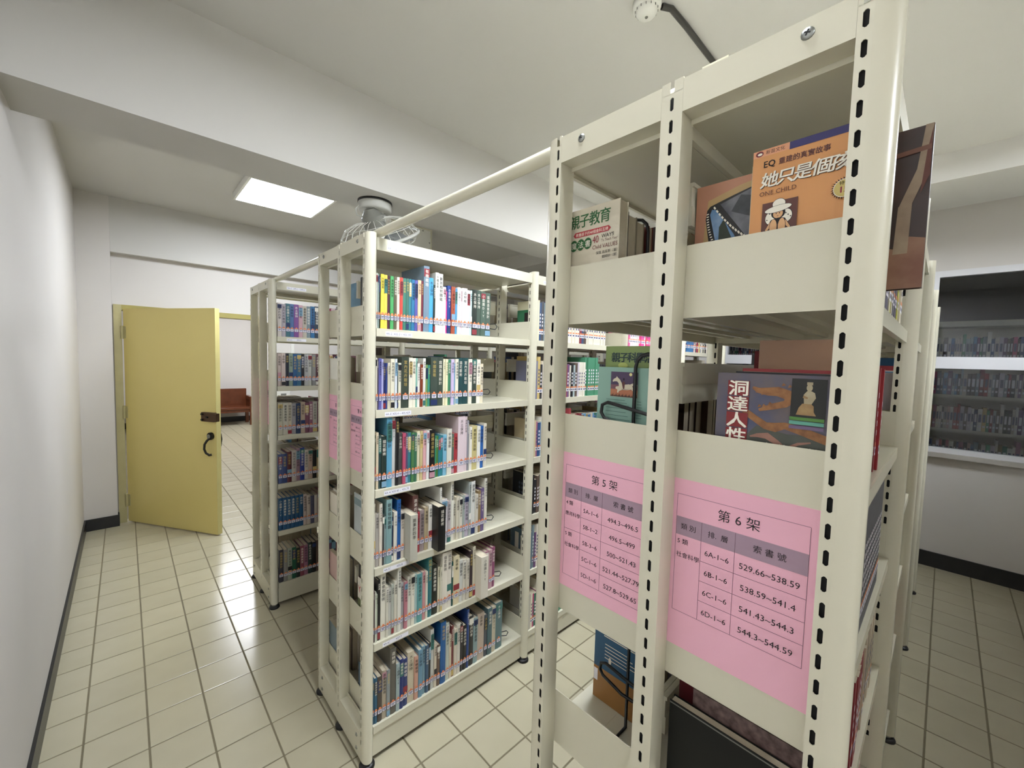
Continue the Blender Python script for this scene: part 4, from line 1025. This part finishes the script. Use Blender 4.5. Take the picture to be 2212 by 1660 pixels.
bookend(0.060, 0.300, zs[1], 0.226, 0.05, 'black wire bookend against the turquoise horse book', 0.008)
bookend(0.165, 0.335, zs[3], 0.235, 0.07, 'black wire bookend against the blue and orange book', 0.06)
bookend(0.164, 0.40, zs[0], 0.205, 0.06, 'black wire bookend behind the parenting books on top shelf', 0, False)
for i, si in enumerate(range(6)):
    x = shelf_end[si]+0.006
    b = MB(); yc = ROW_Y[1]+0.055; z = zs[si]
    b.tube([(x, yc-0.03, z+0.003), (x, yc-0.03, z+0.10), (x, yc, z+0.13), (x, yc+0.03, z+0.10), (x, yc+0.03, z+0.003)], 0.0022, 6, M_WIRE)
    e = build('wire_bookend', b, (x, yc, z), None, label='black wire bookend at the right end of the %s shelf, middle bookcase' % SHN[si], cat='bookend', group='black wire bookends')
    c = MB(); c.tube([(x+0.001, yc-0.03, z+0.06), (x+0.03, yc-0.045, z+0.063), (x+0.042, yc-0.045, z+0.05), (x+0.03, yc-0.045, z+0.037), (x+0.001, yc-0.03, z+0.04)], 0.0022, 6, M_WIRE); build('side_loop', c, (x, yc, z), e)
bookend(0.52, 0.05, zs[1], 0.16, 0.05, 'black wire bookend beyond the red books in the near bookcase', 0.0, True)

# ------------------------------------------------------------------ pink notices
def notice(x, ya, z1, num, rows, groups, label, ry=0.0, full=True):
    W, HH = 0.21, 0.297
    b = MB(); b.box(x-0.0004, x, ry+ya-W, ry+ya, z1-HH, z1, M_PINK)
    o = build('paper_notice', b, (x, ry+ya-W/2, z1-HH), None, label=label, cat='notice', group='pink shelf range notices')
    p = Print((x-0.0004, ry+ya, z1), (0, -1, 0), (0, 0, 1)); p.k = 0.0002
    nr = len(rows); rh = 0.034 if nr < 5 else 0.0345
    g0, g1 = -0.066, -0.098; bt = g1-nr*rh; l_, r_ = 0.009, 0.200; c1, c2 = 0.052, 0.104
    p.rect(l_, g1, r_, g0, M_PGREY)
    t = 0.0006
    for v in (-0.027, bt): p.rect(l_, v, r_, v+t, M_LINE)
    for u in (l_, r_): p.rect(u, bt, u+t, -0.027, M_LINE)
    for u in (c1, c2): p.rect(u, bt, u+t, g0, M_LINE)
    gi = [sum(q[2] for q in groups[:k+1]) for k in range(len(groups)-1)]
    for i in range(1, nr): p.rect(l_ if i in gi else c1, g1-i*rh, r_, g1-i*rh+t, M_LINE)
    p.text('第 %s 架' % num, 0.107, -0.053, 0.0205, M_INK, 'c')
    p.text('類 別', 0.030, -0.0862, 0.0115, M_INK, 'c'); p.text('排.  層', 0.078, -0.0862, 0.0115, M_INK, 'c'); p.text('索 書 號', 0.152, -0.0865, 0.0125, M_INK, 'c')
    v = g1
    for (a, b_, n) in groups:
        p.text(a, l_+0.004, v-0.0145, 0.0105, M_INK, 'l'); p.text(b_, l_+0.003, v-0.038, 0.0102, M_INK, 'l', wmax=0.039); v -= n*rh
    for i, (a, b_) in enumerate(rows):
        vv = g1-(i+1)*rh+0.0125
        p.text(a, (c1+c2)/2, vv, 0.0125, M_INK, 'c', wmax=0.047)
        if b_: p.text(b_, (c2+r_)/2, vv-0.001, 0.0135, M_INK, 'c', wmax=0.088)
    build('printed_table', p.mb, (x, ry+ya-W/2, z1-HH), o)
notice(0.0428, 0.232, 1.449, '6', [('6A-1~6', '529.66~538.59'), ('6B-1~6', '538.59~541.4'), ('6C-1~6', '541.43~544.3'), ('6D-1~6', '544.3~544.59')], [('5 類', '社會科學', 4)], 'pink paper notice on the right half of the near bookcase end')
notice(0.0428, 0.480, 1.449, '5', [('5A-1~6', '494.3~496.5'), ('5B-1~2', '496.5~499'), ('5B-3~6', '500~521.43'), ('5C-1~6', '521.44~527.79'), ('5D-1~6', '527.8~529.65')], [('4 類', '應用科學', 2), ('5 類', '社會科學', 3)], 'pink paper notice on the left half of the near bookcase end')
notice(0.0428, 0.232, 1.462, '4', [('4A-1~6', ''), ('4B-1~6', ''), ('4C-1~6', ''), ('4D-1~6', '')], [('4 類', '應用科學', 4)], 'pink paper notice on the right half of the middle bookcase end', ry=ROW_Y[1])
notice(0.0428, 0.480, 1.462, '3', [('3A-1~6', ''), ('3B-1~6', ''), ('3C-1~6', ''), ('3D-1~6', '')], [('3 類', '', 4)], 'pink paper notice on the left half of the middle bookcase end', ry=ROW_Y[1])
notice(0.0428, 0.232, 1.462, '2', [('2A-1~6', ''), ('2B-1~6', ''), ('2C-1~6', ''), ('2D-1~6', '')], [('2 類', '', 4)], 'pink paper notice on the right half of the far bookcase end', ry=ROW_Y[2])
notice(0.0428, 0.480, 1.462, '1', [('1A-1~6', ''), ('1B-1~6', ''), ('1C-1~6', ''), ('1D-1~6', '')], [('1 類', '', 4)], 'pink paper notice on the left half of the far bookcase end', ry=ROW_Y[2])

# ------------------------------------------------------------------ books lying/standing on the other side of the middle bookcase end
yb3 = ROW_Y[1]
cover_book('book', 0.10, 0.118, yb3+0.40, yb3+0.262, zs[0], 0.215, '6a9ab8', 'light blue leafy cover book at the end of the middle bookcase top shelf', '+y', group=None, tone=mat('leafblue', '6c9ab8', 0.4, noise=0.6, nscale=14, col2='3a6a88'))
cover_book('book', 0.07, 0.085, yb3+0.20, yb3+0.0, zs[1]+0.0, 0.0, 'cfc7a8', 'x', '-y') if 0 else None

# ------------------------------------------------------------------ fan
FC = Vector((0.445, 2.235, 2.325))
fan = empty('orbit_fan', (FC.x, FC.y, ZB), 'grey ceiling orbit fan with wire cage under the beam', 'fan')
b = MB(); bc = (0.415, 2.235, ZB)
b.lathe([(0.0, 0), (0.095, 0), (0.095, -0.012), (0.0, -0.012)], bc, 28, M_BLACK); build('mount_gasket', b, bc, fan)
b = MB(); b.lathe([(0.092, -0.012), (0.092, -0.045), (0.085, -0.055), (0.0, -0.055)], bc, 28, M_FANP); b.lathe([(0.05, -0.055), (0.046, -0.075), (0.0, -0.075)], bc, 20, M_FANP); build('mount_base', b, bc, fan)
b = MB()
for dx in (-0.045, 0.05): b.box(bc[0]+dx-0.008, bc[0]+dx+0.008, bc[1]-0.02, bc[1]+0.02, ZB-0.16, ZB-0.055, M_FANP)
b.box(bc[0]-0.055, bc[0]+0.06, bc[1]-0.022, bc[1]+0.022, ZB-0.165, ZB-0.15, M_FANP); build('yoke', b, bc, fan)
tilt = Matrix.Rotation(math.radians(-28), 3, 'Y') @ Matrix.Rotation(math.radians(12), 3, 'X')
def fp(x, y, z): return FC+tilt @ Vector((x, y, z))
b = MB(); b.tube([fp(0, 0, 0.13), fp(0, 0, 0.02)], 0.062, 20, M_FAND); b.tube([fp(0, 0, 0.17), fp(0, 0, 0.13)], [0.03, 0.06], 20, M_FAND); build('motor', b, FC, fan)
b = MB(); R = 0.230
b.tube([fp(R*math.cos(a), R*math.sin(a), 0.0) for a in [2*PI*i/40 for i in range(40)]], 0.0095, 8, M_FANP, closed=True); build('cage_ring', b, FC, fan)
b = MB()
for i in range(24):
    a = 2*PI*i/24
    b.tube([fp(rr*math.cos(a+tw), rr*math.sin(a+tw), zz) for rr, zz, tw in ((0.045, -0.095, 0.25), (0.10, -0.092, 0.18), (0.16, -0.075, 0.1), (0.20, -0.04, 0.04), (R, 0, 0))], 0.0016, 5, M_FANW)
    b.tube([fp(rr*math.cos(a), rr*math.sin(a), zz) for rr, zz in ((R, 0), (0.205, 0.045), (0.17, 0.085), (0.11, 0.105), (0.06, 0.11))], 0.0016, 5, M_FANW)
for rr, zz in ((0.10, -0.092), (0.16, -0.075), (0.20, -0.04), (0.205, 0.045), (0.17, 0.085)):
    b.tube([fp(rr*math.cos(a), rr*math.sin(a), zz) for a in [2*PI*i/32 for i in range(32)]], 0.0014, 5, M_FANW, closed=True)
build('wire_cage', b, FC, fan)
for i in range(3):
    a0 = 2*PI*i/3; b = MB(); vs = []
    for rr in (0.03, 0.08, 0.14, 0.19):
        wa = 0.42 if rr > 0.05 else 0.2
        for t_ in (-wa, wa): vs.append(fp(rr*math.cos(a0+t_), rr*math.sin(a0+t_), -0.02+0.03*(t_/0.42)))
    fs = [(2*j, 2*j+1, 2*j+3, 2*j+2) for j in range(3)]
    b.mesh(vs, fs, mat('fan_blade', '8d908e', 0.35)); b.mesh([v+Vector((0, 0, 0.002)) for v in vs], [f[::-1] for f in fs], mat('fan_blade'))
    build('blade', b, FC, fan)
b = MB(); b.tube([fp(0.0, 0, -0.092), fp(0, 0, -0.1)], 0.046, 20, M_FANP); build('cage_badge', b, FC, fan)
b = MB(); b.box(*[c for c in (0, 0.001, 0, 0.001, 0, 0.001)], M_FANP) if 0 else None
b.tube([(0.33, 2.24, ZB-0.03), (0.31, 2.25, ZB-0.06), (0.32, 2.26, ZB-0.09), (0.37, 2.25, ZB-0.1)], 0.004, 6, M_FANP); build('power_cord', b, FC, fan)

# ------------------------------------------------------------------ detector, cable, hatch, outlets, bench
b = MB(); dc = (0.805, 0.775, ZC)
det = empty('heat_detector', dc, 'round white ceiling detector beside a dark conduit', 'detector')
b.lathe([(0.0, 0), (0.052, 0), (0.052, -0.018), (0.046, -0.024), (0.0, -0.024)], dc, 28, M_PLAST); build('detector_base', b, dc, det)
b = MB(); b.lathe([(0.04, -0.024), (0.04, -0.034), (0.03, -0.046), (0.012, -0.05), (0.0, -0.05)], dc, 28, M_PLAST); b.lathe([(0.006, -0.0502), (0.005, -0.053), (0, -0.053)], dc, 12, M_FAND); build('detector_dome', b, dc, det)
for i in range(14):
    a = 2*PI*i/14; b = MB(); c, s_ = math.cos(a), math.sin(a)
    b.box(-0.001, 0.001, 0, 0.002, 0, 0.008, M_FAND); b.v = [(dc[0]+c*(0.0405+y)-s_*x, dc[1]+s_*(0.0405+y)+c*x, dc[2]-0.033+z) for x, y, z in b.v]; build('vent_slot', b, dc, det)
b = MB(); b.tube([(0.845, 0.735, ZC-0.012), (0.88, 0.715, ZC-0.011), (1.0, 0.711, ZC-0.011), (3.08, 0.711, ZC-0.011)], 0.011, 10, mat('conduit', '33312c', 0.35))
build('conduit', b, (0.845, 0.72, ZC-0.011), None, label='dark grey conduit running along the ceiling from the detector', cat='conduit')
hat = empty('duct_box', (1.5, 4.0, ZC), 'white boxed duct cover hanging from the ceiling behind the fan', 'duct')
b = MB(); b.box(1.30, 1.745, 3.77, 4.2, ZC-0.42, ZC, M_PLAST); build('casing', b, (1.5, 4.0, ZC), hat)
b = MB()
for bx in ((1.29, 1.305, ZC-0.425, ZC-0.001), (1.74, 1.755, ZC-0.425, ZC-0.001), (1.305, 1.74, ZC-0.016, ZC-0.001), (1.305, 1.74, ZC-0.425, ZC-0.41)): b.box(bx[0], bx[1], 3.762, 3.772, bx[2], bx[3], M_CREAM)
build('edge_trim', b, (1.5, 3.77, ZC), hat)
for x, z in ((1.65, ZC-0.03), (1.73, ZC-0.14)):
    b = MB(); b.lathe([(0.009, 0.0), (0.007, -0.004), (0, -0.005)], (x, 3.77, z), 10, M_ZINC, axis='y'); build('rivet', b, (x, 3.77, z), hat)
def outlet(x, z, label, w_=0.075, h=0.12):
    o = empty('wall_socket', (x, YD, z), label, 'socket', 'wall sockets behind the far bookcase')
    b = MB(); b.bbox(x-w_/2, x+w_/2, YD-0.03, YD, z-h/2, z+h/2, 0.004, M_PLAST); build('socket_plate', b, (x, YD, z), o)
    b = MB(); b.box(x-w_*.2, x+w_*.2, YD-0.033, YD-0.03, z-h*.15, z+h*.15, M_FAND); build('socket_hole', b, (x, YD, z), o)
outlet(0.786, 1.99, 'white switch box high on the wall behind the far bookcase', 0.10, 0.16); outlet(0.68, 1.166, 'white double socket low on the wall behind the far bookcase', 0.14, 0.10)
b = MB(); b.box(0.765, 0.80, YD-0.012, YD, 1.22, 1.91, M_PLAST); build('cable_trunking', b, (0.78, YD, 1.22), None, label='white cable trunking between the two wall sockets', cat='trunking')
bn = empty('wooden_bench', (0.6, 11.0, 0), 'polished dark wooden bench against the hall wall', 'bench')
b = MB(); b.bbox(-0.4, 1.45, 10.75, 11.2, 0.36, 0.41, 0.008, M_WOOD); build('seat', b, (0.5, 11, 0.4), bn)
b = MB(); b.bbox(-0.4, 1.42, 11.2, 11.26, 0.30, 0.80, 0.008, M_WOOD); build('backrest', b, (0.5, 11.2, 0.4), bn)
for x in (-0.45, 1.40):
    b = MB(); b.bbox(x, x+0.07, 10.72, 11.28, 0.56, 0.64, 0.008, M_WOOD); b.box(x+0.01, x+0.06, 10.78, 11.24, 0.41, 0.56, M_WOOD); build('armrest', b, (x, 11, 0.6), bn)
    for y in (10.72, 11.21):
        b = MB(); b.bbox(x, x+0.07, y, y+0.07, 0.0, 0.56, 0.006, M_WOOD); build('leg', b, (x, y, 0), bn)
b = MB(); b.box(-0.38, 1.40, 10.77, 10.79, 0.29, 0.36, M_WOOD); build('apron', b, (0.5, 10.78, 0.3), bn)
